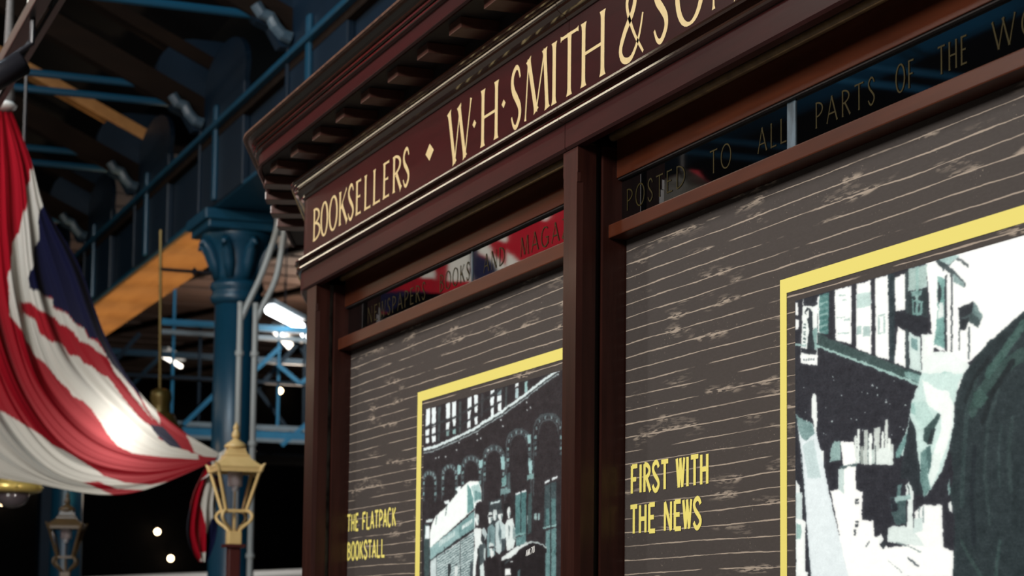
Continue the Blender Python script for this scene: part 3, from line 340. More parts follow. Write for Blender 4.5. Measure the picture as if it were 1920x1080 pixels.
PR=[((248,252,251),[505,-3,606,-1,632,-1,818,-5,971,-9,968,140,813,139,758,164,689,188,639,203,588,180,525,161]),((247,251,250),[164,1,232,2,231,121,167,103]),((247,251,250),[250,1,307,2,307,149,248,131]),((247,251,250),[321,1,370,1,372,168,322,154]),((247,251,250),[393,9,432,8,431,77,396,76]),((247,251,250),[404,107,432,119,431,187,389,175]),((247,251,250),[1,3,13,6,13,33,1,31]),((247,251,250),[1,38,16,42,16,60,1,60]),((247,251,250),[96,5,106,4,106,84,96,83]),((48,60,64),[432,5,443,6,441,187,431,187]),((38,52,58),[370,1,394,1,392,175,374,169]),((165,190,186),[443,1,508,2,507,45,443,44]),((40,52,56),[443,44,507,47,509,105,442,97]),((205,225,222),[443,121,482,138,486,205,445,192]),((110,145,145),[451,132,473,143,473,161,451,152]),((235,244,242),[487,132,509,135,508,203,487,204]),((240,247,246),[509,132,530,138,530,185,508,194]),((120,165,160),[544,30,568,40,566,169,530,156,543,98]),((40,50,54),[545,39,558,59,550,87,544,74]),((225,236,234),[548,81,563,80,563,110,544,110]),((38,44,50),[568,34,575,32,573,175,565,171]),((44,52,58),[589,28,594,29,591,177,586,177]),((72,118,116),[103,2,142,3,139,89,102,81]),((100,140,138),[106,7,139,8,137,13,106,12]),((140,175,172),[106,19,138,19,137,24,106,24]),((100,140,138),[106,30,138,31,137,36,106,36]),((140,175,172),[106,42,138,43,137,48,106,47]),((100,140,138),[106,54,138,54,137,59,106,59]),((140,175,172),[106,66,138,66,137,71,106,71]),((100,140,138),[106,77,138,78,137,83,106,83]),((190,215,212),[251,21,306,25,305,53,251,51]),((165,190,188),[332,74,358,76,358,79,332,77]),((165,190,188),[332,79,338,78,337,109,331,110]),((165,190,188),[352,81,358,81,358,112,352,112]),((165,190,188),[331,110,358,112,358,114,331,112]),((165,190,188),[251,87,269,88,269,104,251,103]),((165,190,188),[275,90,302,92,302,111,275,109]),((165,190,188),[173,58,205,60,205,63,173,60]),((165,190,188),[183,14,208,16,208,19,183,17]),((165,190,188),[195,25,214,27,214,29,195,28]),((165,190,188),[201,65,226,67,226,71,201,69]),((165,190,188),[176,90,220,94,220,97,176,93]),((236,244,242),[33,-1,96,6,92,145,23,135]),((38,42,50),[35,-1,94,6,93,23,36,16]),((40,48,54),[41,30,50,21,67,29,73,34,76,81,83,114,50,110,59,65,50,44]),((240,246,244),[45,31,59,27,59,42,48,44]),((130,165,162),[73,74,93,66,91,115,83,111]),((70,90,92),[35,52,45,54,45,58,35,56]),((70,90,92),[35,60,45,62,45,65,34,63]),((70,90,92),[34,67,45,69,45,72,34,70]),((70,90,92),[34,74,45,76,45,80,34,78]),((70,90,92),[34,81,45,83,45,87,34,85]),((70,90,92),[34,89,45,91,45,94,34,92]),((38,42,50),[26,103,90,114,90,123,26,114]),((120,130,135),[36,125,43,125,43,130,36,129]),((120,130,135),[46,127,53,127,53,131,46,130]),((120,130,135),[56,128,63,128,63,132,56,132]),((120,130,135),[66,129,73,129,73,133,66,133]),((120,130,135),[76,130,83,130,83,135,76,134]),((34,38,46),[396,77,427,78,449,90,488,98,509,105,509,129,490,130,479,133,462,123,432,113,401,103]),((150,185,180),[475,6,471,88],10),((120,160,156),[455,62,493,70,490,97,457,91]),((40,48,54),[462,67,469,69,467,88,461,87]),((40,48,54),[477,71,484,72,482,90,477,89]),((120,155,152),[452,46,491,49,488,58,454,56]),((66,82,84),[613,99,661,95,690,123,675,144,646,129,632,141,616,140]),((40,46,52),[613,99,661,95,664,114,615,119]),((105,130,130),[661,95,690,123,680,131,656,113]),((36,42,48),[616,120,648,121,635,141,616,140]),((70,82,86),[646,141,645,195],5),((60,70,75),[614,137,614,177],4),((60,72,76),[544,1,590,28,631,59],10),((140,165,165),[595,32,632,57,630,63,595,50]),((70,80,84),[564,21,606,6,637,21,645,28],5),((170,200,198),[546,-1,606,0,617,5,580,15]),((56,76,76),[96,80,163,105,250,133,322,155,386,176,486,207,486,231,425,209,310,174,188,136,96,108]),((160,195,190),[86,104,188,136,310,173,425,209,497,233],5),((150,180,178),[1,93,46,100],5),((120,155,152),[425,194,486,210,486,225,431,207]),((244,249,248),[23,114,94,125,94,146,23,135]),((120,130,135),[34,126,41,126,41,131,34,130]),((120,130,135),[44,127,51,127,51,132,44,131]),((120,130,135),[54,128,61,128,61,133,54,132]),((120,130,135),[64,129,71,129,71,134,64,133]),((120,130,135),[74,130,81,130,81,135,74,134]),((190,208,205),[249,332,385,339,385,371,249,358]),((220,230,226),[240,304,249,304,249,361,239,359]),((230,240,236),[251,290,261,290,260,361,250,360]),((150,160,156),[263,326,275,326,274,362,263,361]),((190,200,196),[277,294,292,294,291,364,276,362]),((240,250,246),[296,303,308,303,307,365,295,363]),((200,210,206),[315,293,336,294,335,367,314,364]),((235,245,241),[342,303,351,303,351,368,342,366]),((215,225,221),[354,281,366,281,365,369,353,367]),((240,250,246),[366,319,377,319,376,369,366,368]),((200,210,206),[376,331,386,331,386,370,376,369]),((222,234,231),[323,342,341,334,368,336,383,346,383,371,323,366]),((60,75,78),[262,332,262,359],2),((60,75,78),[320,330,320,365],3),((70,85,88),[293,306,293,361],2),((140,170,168),[146,321,161,308,185,309,187,348,144,348]),((30,32,40),[182,303,235,309,240,318,183,311]),((235,244,242),[104,323,119,323,117,354,109,345]),((236,244,242),[68,211,76,204,88,207,93,257,89,285,83,285,75,260,69,253]),((222,234,238),[2,238,22,249,71,263,94,294,115,346,141,412,182,504,218,583,64,580,46,468,26,343]),((120,150,150),[2,238,22,249,71,263,82,285,46,298,18,284]),((190,210,212),[30,305,77,297,107,379,53,376]),((60,70,76),[4,248,29,344,46,468,64,580],3),((240,247,246),[1,377,17,389,29,406,29,460,43,464,41,565,52,569,52,580,1,579]),((205,222,222),[1,404,28,402,29,460,1,455]),((150,185,180),[4,467,25,471,23,502,3,498]),((34,38,46),[17,378,29,379,33,402,20,405]),((249,252,251),[145,406,175,405,177,384,190,364,198,366,192,340,185,310,238,316,245,363,246,409,270,414,268,470,311,474,315,505,335,513,366,528,492,523,561,533,589,539,591,579,582,589,216,583,182,504]),((190,210,208),[177,365,198,364,199,415,177,406]),((70,90,92),[184,362,249,361],4),((48,54,60),[242,428,255,429,255,433,242,432]),((48,54,60),[242,434,255,435,255,438,242,438]),((48,54,60),[242,471,255,472,255,476,242,475]),((48,54,60),[242,478,253,479,253,484,242,484]),((48,54,60),[237,489,245,490,245,500,237,500]),((48,54,60),[248,477,253,477,253,484,248,484]),((240,246,245),[318,509,339,499,351,513,335,518]),((40,46,52),[333,518,356,515,358,524,344,531]),((216,230,228),[363,491,383,488,420,489,492,497,498,531,361,517]),((64,86,88),[374,432,428,437,428,486,394,486,380,468]),((34,40,48),[377,436,394,433,401,458,380,461]),((90,120,120),[401,408,415,409,404,444,394,444]),((226,238,236),[427,413,440,406,453,408,458,429,453,447,453,496,430,495,435,449]),((60,75,78),[436,414,442,432],4),((150,180,178),[394,437,441,435],10),((244,249,248),[460,463,483,454,493,452,553,457,556,534,492,529,460,503]),((110,130,132),[475,455,474,483],4),((110,130,132),[490,456,490,483],4),((206,224,222),[457,475,486,476,486,501,453,503]),((130,160,158),[572,422,578,408,584,436,574,439]),((235,243,242),[573,453,584,450,588,470,577,468]),((60,70,76),[436,550,472,566],4),((120,140,140),[393,520,433,527,479,539],2),((150,165,165),[366,553,413,576],2),((90,100,104),[283,522,294,515],3),((232,243,241),[492,184,514,174,551,170,588,179,639,203,649,210,618,236,602,257,480,251,475,239]),((170,205,200),[524,214,567,210,603,222,597,251,534,242]),((110,150,146),[534,227,582,220,592,239,550,246]),((200,226,222),[486,205,627,221,609,239,597,276,594,310,579,353,551,396,515,425,493,438,480,416,465,352,415,356,394,350,432,310,444,278,453,252,473,227]),((238,247,245),[489,216,534,239,575,248,596,276,589,316,570,353,532,392,526,356,552,317,552,289,502,263]),((185,215,210),[466,257,502,260,527,294,501,323,475,303,459,277]),((150,190,185),[450,259,463,256,466,281,448,278]),((54,76,76),[541,286,552,291,527,315,517,330,504,339,491,329,495,309,517,300]),((34,44,48),[517,314,533,312,520,339,504,341]),((36,44,50),[444,283,465,310,471,352,484,410,499,431,461,433,435,400,408,398,422,352,434,314]),((110,150,148),[395,347,416,327,434,311,429,335,409,359,395,358]),((105,140,138),[481,353,504,348,506,404,515,422,493,438,480,409]),((225,239,236),[520,363,551,358,544,392,515,422,509,404]),((70,100,100),[501,346,517,342,519,373,508,397]),((36,48,52),[591,409,582,354,597,303,599,276,615,240,630,218,705,175,813,133,1132,64,1118,602,585,593,593,525,593,477,578,436]),((46,62,64),[669,232,638,290,625,364,617,458],14),((47,62,64),[736,259,703,316,690,402,705,496],10),((45,60,62),[777,316,765,374,769,440],12),((52,74,72),[807,207,728,232,674,266,656,292],26),((48,64,66),[743,326,734,372,737,431],7),((48,66,66),[616,526,646,560,681,591],10),((50,70,70),[734,530,721,592],10),((62,90,86),[813,156,757,195,705,229],20),((26,36,40),[711,200,660,234,632,272],10),((26,36,40),[779,217,715,267,685,314],14),((28,38,44),[661,360,648,440,655,527],14),((30,42,46),[787,402,782,499],18),((58,84,80),[657,258,686,254,704,273,680,290,659,285]),((190,205,205),[126,236,130,236,130,238,126,238]),((190,205,205),[280,260,283,260,283,262,280,262]),((190,205,205),[26,263,30,264,30,266,26,265]),((190,205,205),[124,291,128,291,128,294,124,293]),((190,205,205),[372,251,376,251,376,254,372,253]),((190,205,205),[87,243,92,244,92,247,87,246]),((190,205,205),[246,270,251,271,251,273,246,273]),((190,205,205),[48,255,53,256,53,258,48,258]),((190,205,205),[153,176,158,176,158,179,153,178]),((190,205,205),[225,266,230,266,230,269,225,269]),((190,205,205),[323,299,327,299,327,301,323,301]),((190,205,205),[357,246,363,246,363,249,357,248]),((190,205,205),[389,209,392,209,392,211,389,211]),((190,205,205),[116,287,121,287,120,289,116,289]),((190,205,205),[289,222,293,223,293,225,289,225]),((190,205,205),[189,218,194,219,194,221,189,221]),((190,205,205),[271,292,275,292,275,295,271,294]),((190,205,205),[406,298,412,298,412,301,406,300]),((190,205,205),[306,208,312,208,312,211,306,210]),((190,205,205),[420,305,425,305,425,307,420,307]),((190,205,205),[323,215,328,215,328,218,323,218]),((190,205,205),[268,219,271,219,271,221,268,220]),((190,205,205),[378,311,381,311,381,313,378,313]),((190,205,205),[358,242,361,243,361,244,358,244]),((190,205,205),[149,265,155,266,155,268,149,268]),((190,205,205),[40,237,44,237,44,239,40,239]),((190,205,205),[325,229,330,230,330,232,325,232]),((190,205,205),[426,259,432,260,432,262,426,262]),((190,205,205),[157,182,161,182,161,185,157,184]),((190,205,205),[34,184,39,185,39,187,34,186])]
FS=[[(1.726,4.827),(1.859,4.492),(1.951,4.193),(2.169,3.831),(2.361,3.357),(2.584,3.035),(2.863,2.819),(3.12,2.689)],[(1.699,4.825),(1.811,4.453),(1.862,4.083),(1.934,3.682),(2.113,3.254),(2.407,2.948),(2.753,2.715),(3.11,2.668)],[(1.673,4.822),(1.707,4.41),(1.734,3.972),(1.801,3.538),(1.954,3.077),(2.262,2.756),(2.653,2.63),(3.1,2.654)],[(1.634,4.811),(1.584,4.365),(1.584,3.893),(1.665,3.396),(1.86,2.939),(2.166,2.618),(2.604,2.533),(3.093,2.643)],[(1.596,4.79),(1.487,4.356),(1.44,3.849),(1.506,3.32),(1.694,2.831),(2.054,2.503),(2.539,2.456),(3.083,2.633)],[(1.538,4.767),(1.358,4.345),(1.251,3.768),(1.243,3.106),(1.501,2.565),(1.99,2.438),(2.523,2.405),(3.066,2.625)]]
FC=[('w',[(1.867,4.451),(1.892,4.399),(1.92,4.333),(1.936,4.243),(1.928,4.184),(1.902,4.07),(1.915,3.969),(1.894,3.899),(1.882,3.865),(1.881,3.797),(1.854,3.717),(1.863,3.65),(1.913,3.637),(1.943,3.629),(2.01,3.603),(2.021,3.543),(2.099,3.504),(2.144,3.449),(2.208,3.422),(2.237,3.363),(2.277,3.348),(2.337,3.267),(2.399,3.202),(2.469,3.131),(2.539,3.057),(2.599,2.957),(2.681,2.859),(2.733,2.803),(2.7,2.768),(2.804,2.718),(2.978,2.677),(2.979,2.642),(2.738,2.647),(2.55,2.66),(2.448,2.703),(2.378,2.778),(2.326,2.853),(2.273,2.918),(2.222,2.966),(2.154,2.997),(2.113,3.045),(2.052,3.096),(2.011,3.147),(1.976,3.193),(1.915,3.243),(1.888,3.285),(1.854,3.323),(1.822,3.389),(1.795,3.421),(1.744,3.474),(1.738,3.551),(1.743,3.619),(1.733,3.702),(1.744,3.77),(1.745,3.854),(1.762,3.933),(1.78,3.975),(1.809,4.079),(1.826,4.165),(1.851,4.235),(1.843,4.269),(1.847,4.337),(1.858,4.406)]),('r',[(1.816,3.573),(1.879,3.56),(1.906,3.535),(1.946,3.507),(2.033,3.493),(2.061,3.444),(2.101,3.433),(2.142,3.391),(2.177,3.342),(2.245,3.323),(2.279,3.297),(2.313,3.272),(2.354,3.241),(2.401,3.158),(2.47,3.087),(2.523,3.022),(2.6,2.94),(2.681,2.859),(2.751,2.794),(2.699,2.802),(2.578,2.888),(2.473,2.995),(2.403,3.084),(2.368,3.126),(2.317,3.144),(2.265,3.188),(2.215,3.209),(2.18,3.251),(2.13,3.255),(2.105,3.304),(2.071,3.326),(2.012,3.323),(1.971,3.347),(1.931,3.378),(1.909,3.444),(1.858,3.492),(1.834,3.524)]),('b',[(1.925,4.184),(1.902,4.07),(1.915,3.969),(1.894,3.899),(1.882,3.865),(1.881,3.797),(1.854,3.717),(1.863,3.65),(1.913,3.637),(2.009,3.61),(2.021,3.553),(2.099,3.51),(2.144,3.456),(2.208,3.429),(2.237,3.37),(2.284,3.356),(2.337,3.274),(2.347,3.25),(2.393,3.195),(2.458,3.144),(2.539,3.063),(2.599,2.981),(2.643,2.977),(2.456,3.239),(2.36,3.404),(2.255,3.653),(2.168,3.869),(2.042,4.149),(1.949,4.261),(1.937,4.226)]),('w',[(2.573,3.048),(2.716,2.925),(2.711,2.853),(2.663,2.892),(2.61,2.958)]),('r',[(2.689,2.938),(2.887,2.831),(2.941,2.768),(2.992,2.677),(2.926,2.681),(2.872,2.748),(2.718,2.85)]),('w',[(2.888,2.796),(3.133,2.707),(3.11,2.661),(3.013,2.664),(2.95,2.689)]),('b',[(2.647,2.847),(2.732,2.837),(2.838,2.739),(2.866,2.706),(2.787,2.717),(2.7,2.781)]),('w',[(0.463,3.258),(1.086,3.098),(1.535,2.963),(1.731,2.883),(1.804,2.836),(1.897,2.787),(1.981,2.727),(2.032,2.686),(2.098,2.662),(2.166,2.631),(2.267,2.571),(2.369,2.511),(2.505,2.475),(2.674,2.468),(2.844,2.508),(2.913,2.517),(2.916,2.391),(2.409,2.291),(1.748,2.37),(0.497,2.425)]),('r',[(2.237,2.466),(2.337,2.476),(2.455,2.433),(2.675,2.434),(2.811,2.456),(2.711,2.384),(2.457,2.386)])]
TL=[(3.035,2.624),(2.995,2.54),(2.94,2.409),(2.907,2.203),(2.935,2.068),(2.995,1.988)]
TR=[(3.117,2.648),(3.114,2.517),(3.104,2.346),(3.121,2.226),(3.103,2.113),(3.05,1.989)]
TC=[('r',[(2.962,2.597),(3.062,2.618),(3.038,2.497),(3.015,2.309),(3.039,2.173),(3.037,1.969),(2.982,1.968),(2.935,2.17),(2.937,2.375),(2.968,2.495)]),('w',[(3.031,2.497),(3.062,2.632),(3.124,2.648),(3.093,2.516),(3.091,2.311),(3.065,2.256),(3.053,2.173),(3.039,2.166),(3.0,2.359)]),('w',[(3.007,2.05),(3.035,2.05),(3.03,1.982),(3.002,1.995)]),('r',[(2.898,2.407),(2.947,2.511),(2.963,2.427),(2.924,2.34)])]
G2=[('b',[(-15.361,4.128),(-14.824,4.128),(-14.7,4.062),(-14.314,4.006),(-14.544,3.935),(-15.191,3.965),(-15.534,4.274)]),('w',[(-15.611,4.164),(-15.33,4.143),(-15.26,4.064),(-15.339,4.015),(-15.19,3.946),(-15.347,3.867),(-15.626,3.853)]),('w',[(-14.465,4.137),(-14.178,4.163),(-14.232,4.087)]),('w',[(-13.736,4.112),(-13.769,4.281),(-13.386,4.216),(-13.426,4.134),(-13.442,4.012),(-13.337,3.935),(-13.704,3.985)]),('b',[(-13.421,4.134),(-13.386,4.216),(-13.195,4.184),(-13.067,4.085),(-12.894,4.005),(-12.724,3.868),(-13.084,3.853),(-13.185,3.921),(-13.311,3.931),(-13.442,4.012)]),('w',[(-13.281,4.137),(-13.298,4.246),(-13.222,4.233),(-13.205,4.125),(-13.224,3.944),(-13.261,3.95)]),('w',[(-13.168,4.141),(-13.222,4.233),(-12.975,4.234),(-12.935,4.132),(-12.896,4.048),(-12.799,3.999),(-12.642,3.86),(-12.747,3.867),(-12.944,4.039)]),('w',[(-12.827,4.136),(-12.784,4.286),(-12.55,4.244),(-12.544,4.05),(-12.381,3.915),(-12.346,3.852),(-12.561,3.852),(-12.59,4.041)]),('w',[(-12.038,4.136),(-11.978,4.303),(-11.706,4.251),(-11.867,4.086)]),('w',[(-10.376,4.463),(-10.144,4.409),(-9.612,3.868),(-10.086,3.814),(-10.411,3.873)])]
GB=[(-15.623,3.852),(-15.35,3.884),(-15.18,3.952),(-15.304,4.018),(-15.054,4.057),(-14.733,4.043),(-14.242,3.988),(-13.556,3.874),(-13.132,3.849),(-12.881,3.89),(-12.635,3.881),(-12.26,3.864),(-11.731,3.847),(-11.162,3.882),(-10.566,3.885),(-10.086,3.857),(-9.612,3.882),(-9.173,4.079)]
GT=[(-15.68,4.832),(-15.404,4.849),(-15.232,4.908),(-15.357,4.982),(-15.105,5.008),(-14.78,4.976),(-14.284,4.893),(-13.591,4.739),(-13.162,4.69),(-12.908,4.718),(-12.661,4.695),(-12.282,4.657),(-11.748,4.611),(-11.175,4.614),(-10.575,4.584),(-10.092,4.529),(-9.614,4.527),(-9.173,4.703)]
LX0,LZ0,RX0,RZ0=(-6.284, 2.2799, -3.8734, 2.2864)
# ================================================================ the hall
X0,X1=-62,10
struct(obj('floor',box(X0,X1,-14,18,-.3,0),floor_m))
struct(obj('wall_far',box(X0-.3,X0,-14,18,0,14),hall_d)); struct(obj('wall_near',box(X1,X1+.3,-14,18,0,14),hall_d))
struct(obj('wall_left',box(X0,X1,-14.3,-14,0,14),hall_d)); struct(obj('wall_right',box(X0,X1,18,18.3,0,14),hall_d))
ce=struct(obj('ceiling',prism(bmesh.new(),[(4.54,7.35),(4.54,7.5),(-4.7,12.0),(-14,7.5),(-14,7.35),(-4.7,11.85)],'x',X0,X1),hall_d))
bx_=bmesh.new(); bx(bx_,X0,X1,4.54,18,9.4,9.55); struct(obj('ceiling',bx_,hall_d))
cb=bpy.data.objects['ceiling.001']
me0=None
for k in range(26):                       # far roof: boards between purlins
    x=-30-k*1.08
    if me0 is None:
        o=obj('roof_board',box(-.44,.44,4.7,17.8,8.3,8.42),roofb); me0=o.data; o.location=(x,0,0); o.parent=cb
    else:
        o=bpy.data.objects.new('roof_board',me0); C.objects.link(o); o.location=(x,0,(random.random()-.5)*.03); o.parent=cb
for k in range(5):
    o=obj('rafter',BAR((-57,5+k*2.6-4,8.25),(-30,5+k*2.6+4,8.25),.14,.1),brown_w,cb)
# ---- the girder on its columns
PX=[-18.97+3.08*j for j in (1,0,-1,-2,-3,-4,-5,-6)]
g=thing('iron_girder','dark blue riveted box girder carried on the columns, running away beside the bookstall','girder',(-18.8,4.54,5.33))
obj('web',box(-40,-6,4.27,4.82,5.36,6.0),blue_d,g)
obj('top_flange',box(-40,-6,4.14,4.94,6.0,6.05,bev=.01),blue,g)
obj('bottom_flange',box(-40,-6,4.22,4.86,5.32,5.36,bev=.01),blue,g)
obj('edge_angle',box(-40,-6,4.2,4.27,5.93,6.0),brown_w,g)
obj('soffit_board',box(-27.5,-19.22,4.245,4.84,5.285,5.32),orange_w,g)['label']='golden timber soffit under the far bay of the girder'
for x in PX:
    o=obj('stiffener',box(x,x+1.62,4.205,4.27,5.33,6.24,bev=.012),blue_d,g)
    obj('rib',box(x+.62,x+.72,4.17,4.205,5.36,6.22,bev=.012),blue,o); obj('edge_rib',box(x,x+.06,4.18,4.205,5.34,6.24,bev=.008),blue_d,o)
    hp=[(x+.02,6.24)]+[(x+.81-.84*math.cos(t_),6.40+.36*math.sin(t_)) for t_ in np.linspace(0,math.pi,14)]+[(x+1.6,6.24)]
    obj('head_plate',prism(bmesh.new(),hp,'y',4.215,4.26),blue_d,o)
# ---- roof trusses across the hall
tl=['roof truss nearest the bookstall, double blue tie rods meeting the top of the frame','roof truss over the big blue column, double blue tie rods and brown rafter','roof truss second beyond the bookstall with a golden lit upper rafter','roof truss beyond the golden rafter, half hidden by the flag']
for j,x in enumerate(PX[:4]):
    t=thing('roof_truss',tl[j],'roof truss',(x,4.2,6.4),'roof trusses along the girder')
    for z in (6.37,6.52): obj('tie_rod',T([(x,4.24,z),(x,-13.3,z+.06)],.035,8),blue,t)
    bm=bmesh.new(); bar(bm,(x,4.35,6.25),(x,-4.6,6.25+.47*8.95+.0),.16,.22); obj('rafter',bm,brown_w,t)
    bm=bmesh.new(); bar(bm,(x,4.35,6.72),(x,-4.6,6.72+.47*8.95),.2,.12); obj('upper_rafter',bm,orange_w if j==2 else brown_w,t)  # golden timber on one truss paints in the warm light on its rafter
    pl=[(4.12,6.12)]+[(4.1-.34*math.sin(a),6.62-.36*math.cos(a)) for a in np.linspace(.2,math.pi,10)]+[(4.45,6.98),(4.45,6.12)]
    obj('gusset_plate',prism(bmesh.new(),pl,'x',x-.07,x+.07),blue_d,t)
    bm=bmesh.new(); tube(bm,[(x+.13,4.19,6.18),(x+.13,4.12,6.20),(x+.13,4.06,6.26),(x+.13,4.02,6.33),(x+.13,3.95,6.35),(x+.13,3.90,6.42)],.05,8); obj('scroll_bracket',bm,scroll_m,t)
    for y in (2.2,0.2,-1.8): obj('strut',BAR((x,y,6.45),(x,y,6.25+.47*(4.35-y)),.07,.07),blue_d,t)
# long beam on the tie rods of the opposite side (seen mirrored in the black glass)
tag(obj('roof_beam',T([(-24,-6.0,6.93),(-1,-6.0,6.93)],.13,12),blue),'long blue roof beam lying across the tie rods, mirrored in the black glass','beam')
# ---- columns
def column(x,label,grp='cast iron columns under the girder'):
    t=thing('iron_column',label,'column',(x,4.54,0),grp)
    c=(x,4.54,0)
    obj('shaft',LA(c,[(.30,0),(.30,.5),(.24,.62),(.215,.8),(.203,3.0),(.198,4.55)],32),blue,t,True)
    obj('collar',LA(c,[(.2,4.5),(.235,4.53),(.245,4.57),(.225,4.60),(.225,4.63),(.25,4.66),(.24,4.70),(.2,4.72)],32),blue,t,True)
    bm=bmesh.new(); lathe(bm,c,[(.2,4.70),(.205,4.8),(.23,4.95),(.28,5.06),(.33,5.12),(.33,5.16)],32); obj('capital',bm,blue,t,True)
    for k in range(8):
        a=k*math.pi/4+.2; e=Vector((math.cos(a),math.sin(a),0)); cc=Vector(c)
        pts=[cc+e*.19+Vector((0,0,4.74)),cc+e*.225+Vector((0,0,4.88)),cc+e*.28+Vector((0,0,5.0)),cc+e*.36+Vector((0,0,5.07)),cc+e*.38+Vector((0,0,5.02))]
        obj('leaf',T(pts,[.04,.06,.055,.035,.015],8),blue,t,True)
    bm=bmesh.new(); bx(bm,x-.36,x+.36,4.18,4.9,5.15,5.24,bev=.015); bx(bm,x-.40,x+.40,4.14,4.94,5.22,5.316,bev=.01); obj('abacus',bm,blue,t)
    return t
column(-18.8,'big blue cast iron column with leafy capital, left of the bookstall')
column(-27.95,'slim distant blue column behind the smaller hanging lantern')
column(-9.65,'blue cast iron column standing behind the bookstall')
# ---- two conduits beside the column
for k,(dy,zz,lb) in enumerate([(0,0,'grey conduit pipe bending down the right side of the column, nearer one'),(.14,.12,'grey conduit pipe behind its twin beside the blue column')]):
    P=[(-18.3,4.77+dy*.6,5.28),(-18.3,4.765+dy*.6,5.12+zz),(-18.3,4.64+dy,4.72),(-18.3,4.475+dy,4.33),(-18.3,4.455+dy,4.1),(-18.3,4.455+dy,0.0)]
    Q=[tuple(p) for p in catmull(P,40)]
    tc_=thing('conduit_pipe',lb,'pipe',P[-1],'conduit pipes by the column')
    obj('pipe',T(Q,.028,8),conduit_m,tc_,True)
    for z in (4.0,3.2,2.2,1.0): obj('clip',T([(-18.3,4.455+dy,z-.02),(-18.3,4.455+dy,z+.02)],.04,10),conduit_m,tc_)
# ---- lattice footbridge far down the hall
fb=thing('lattice_footbridge','pale blue lattice girder footbridge crossing far down the hall','footbridge',(-34,9,0))
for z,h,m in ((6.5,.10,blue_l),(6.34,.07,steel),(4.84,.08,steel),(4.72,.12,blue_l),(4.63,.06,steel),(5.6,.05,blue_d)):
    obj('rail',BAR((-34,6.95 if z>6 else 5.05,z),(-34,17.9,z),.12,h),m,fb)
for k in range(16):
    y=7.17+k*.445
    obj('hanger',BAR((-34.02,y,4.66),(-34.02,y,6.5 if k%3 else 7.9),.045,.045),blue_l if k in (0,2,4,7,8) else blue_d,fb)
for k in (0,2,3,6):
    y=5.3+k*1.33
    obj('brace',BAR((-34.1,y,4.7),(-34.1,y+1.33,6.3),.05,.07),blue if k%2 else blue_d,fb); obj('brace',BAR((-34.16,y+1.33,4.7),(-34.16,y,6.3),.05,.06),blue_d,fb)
for ya,za,yb_,zb_ in ((8.35,5.6,8.95,6.2),(9.0,4.55,9.6,5.08),(7.35,4.82,7.85,5.34),(8.9,5.9,9.3,5.6),(9.3,5.6,9.8,6.0)): obj('brace',BAR((-33.92,ya,za),(-33.92,yb_,zb_),.04,.07),blue_l,fb)  # brighter braces: glints on the lattice painted in as pale blue
for y in (17.5,5.3): obj('pier',box(-34.3,-33.9,y-.2,y+.2,0,8.4 if y>10 else 4.66),blue_d,fb)
obj('deck',box(-36.2,-34.2,5.05,17.9,4.4,4.55),hall_d,fb)
for k in (1,4,6):                        # second truss of the bridge behind
    y=4.4+k*1.5
    obj('far_brace',BAR((-36.2,y,4.6),(-36.2,y+1.5,6.2),.05,.07),blue,fb)
obj('far_rail',BAR((-36.2,5.05,6.25),(-36.2,17.9,6.25),.1,.1),blue,fb)
# ---- tube lights
def tubelight(a,b,m,label,r=.07):
    a=Vector(a); b=Vector(b); t=thing('tube_light',label,'lamp',a,'tube lights far down the hall')
    obj('tube',T([a,b],r,12),m,t,True); u=Vector((0,0,.14))
    obj('batten',BAR(a+u,b+u,.18,.08),steel,t)
    obj('hanger_rod',T([(a+b)/2+u,((a+b)/2).to_2d().to_3d()+Vector((0,0,8.3))],.012,6),black,t)
tubelight((-32.8,8.45,6.63),(-34.4,9.42,6.63),tube_m,'brightest white tube light beside the bookstall corner post')
tubelight((-38.6,10.1,7.12),(-40.9,11.0,7.16),tube_w,'dimmer warm white tube light below the brightest tube')
tubelight((-38.4,10.6,7.1),(-39.3,11.4,7.0),tube_m,'white tube light half hidden by the bookstall corner post',.09)
tubelight((-39.3,8.1,6.62),(-39.8,8.55,6.5),tube_w,'small faint tube light left of the blue column',.04)
tubelight((-39.9,6.85,6.6),(-40.2,7.0,6.6),tube_w,'small faint tube light beside the edge of the flag',.05)
# ---- wall lamps
for n,(y,z,lb) in enumerate([(15.32,8.2,'tiny glowing bulb high between column and bookstall'),(11.92,4.11,'tiny glowing bulb low in the dark left of the flag tail'),(12.31,3.38,'tiny glowing bulb lowest in the dark beside the flag tail'),(8.68,5.28,'tiny glowing bulb under the flag hem by the left lantern'),(7.67,4.79,'tiny glowing bulb at the left edge under the brass lamp'),(12.44,6.9,'tiny glowing bulb above the flag where it narrows')]):
    t=thing('wall_lamp',lb,'lamp',(-62,y-.0,z),'bulbs on the far wall'); y2=y*62/58; z2=1.6+(z-1.6)*61.6/58; y2=y*61.6/58
    t.location=(-62,y2,z2)
    obj('bulb',LA((-61.6,y2,z2),[(.02,-.085),(.07,-.05),(.085,0),(.07,.05),(.02,.085)],12),bulb_m,t,True)
    obj('bracket',T([(-62.02,y2,z2+.12),(-61.6,y2,z2+.12),(-61.6,y2,z2+.07)],.03,6),black,t)
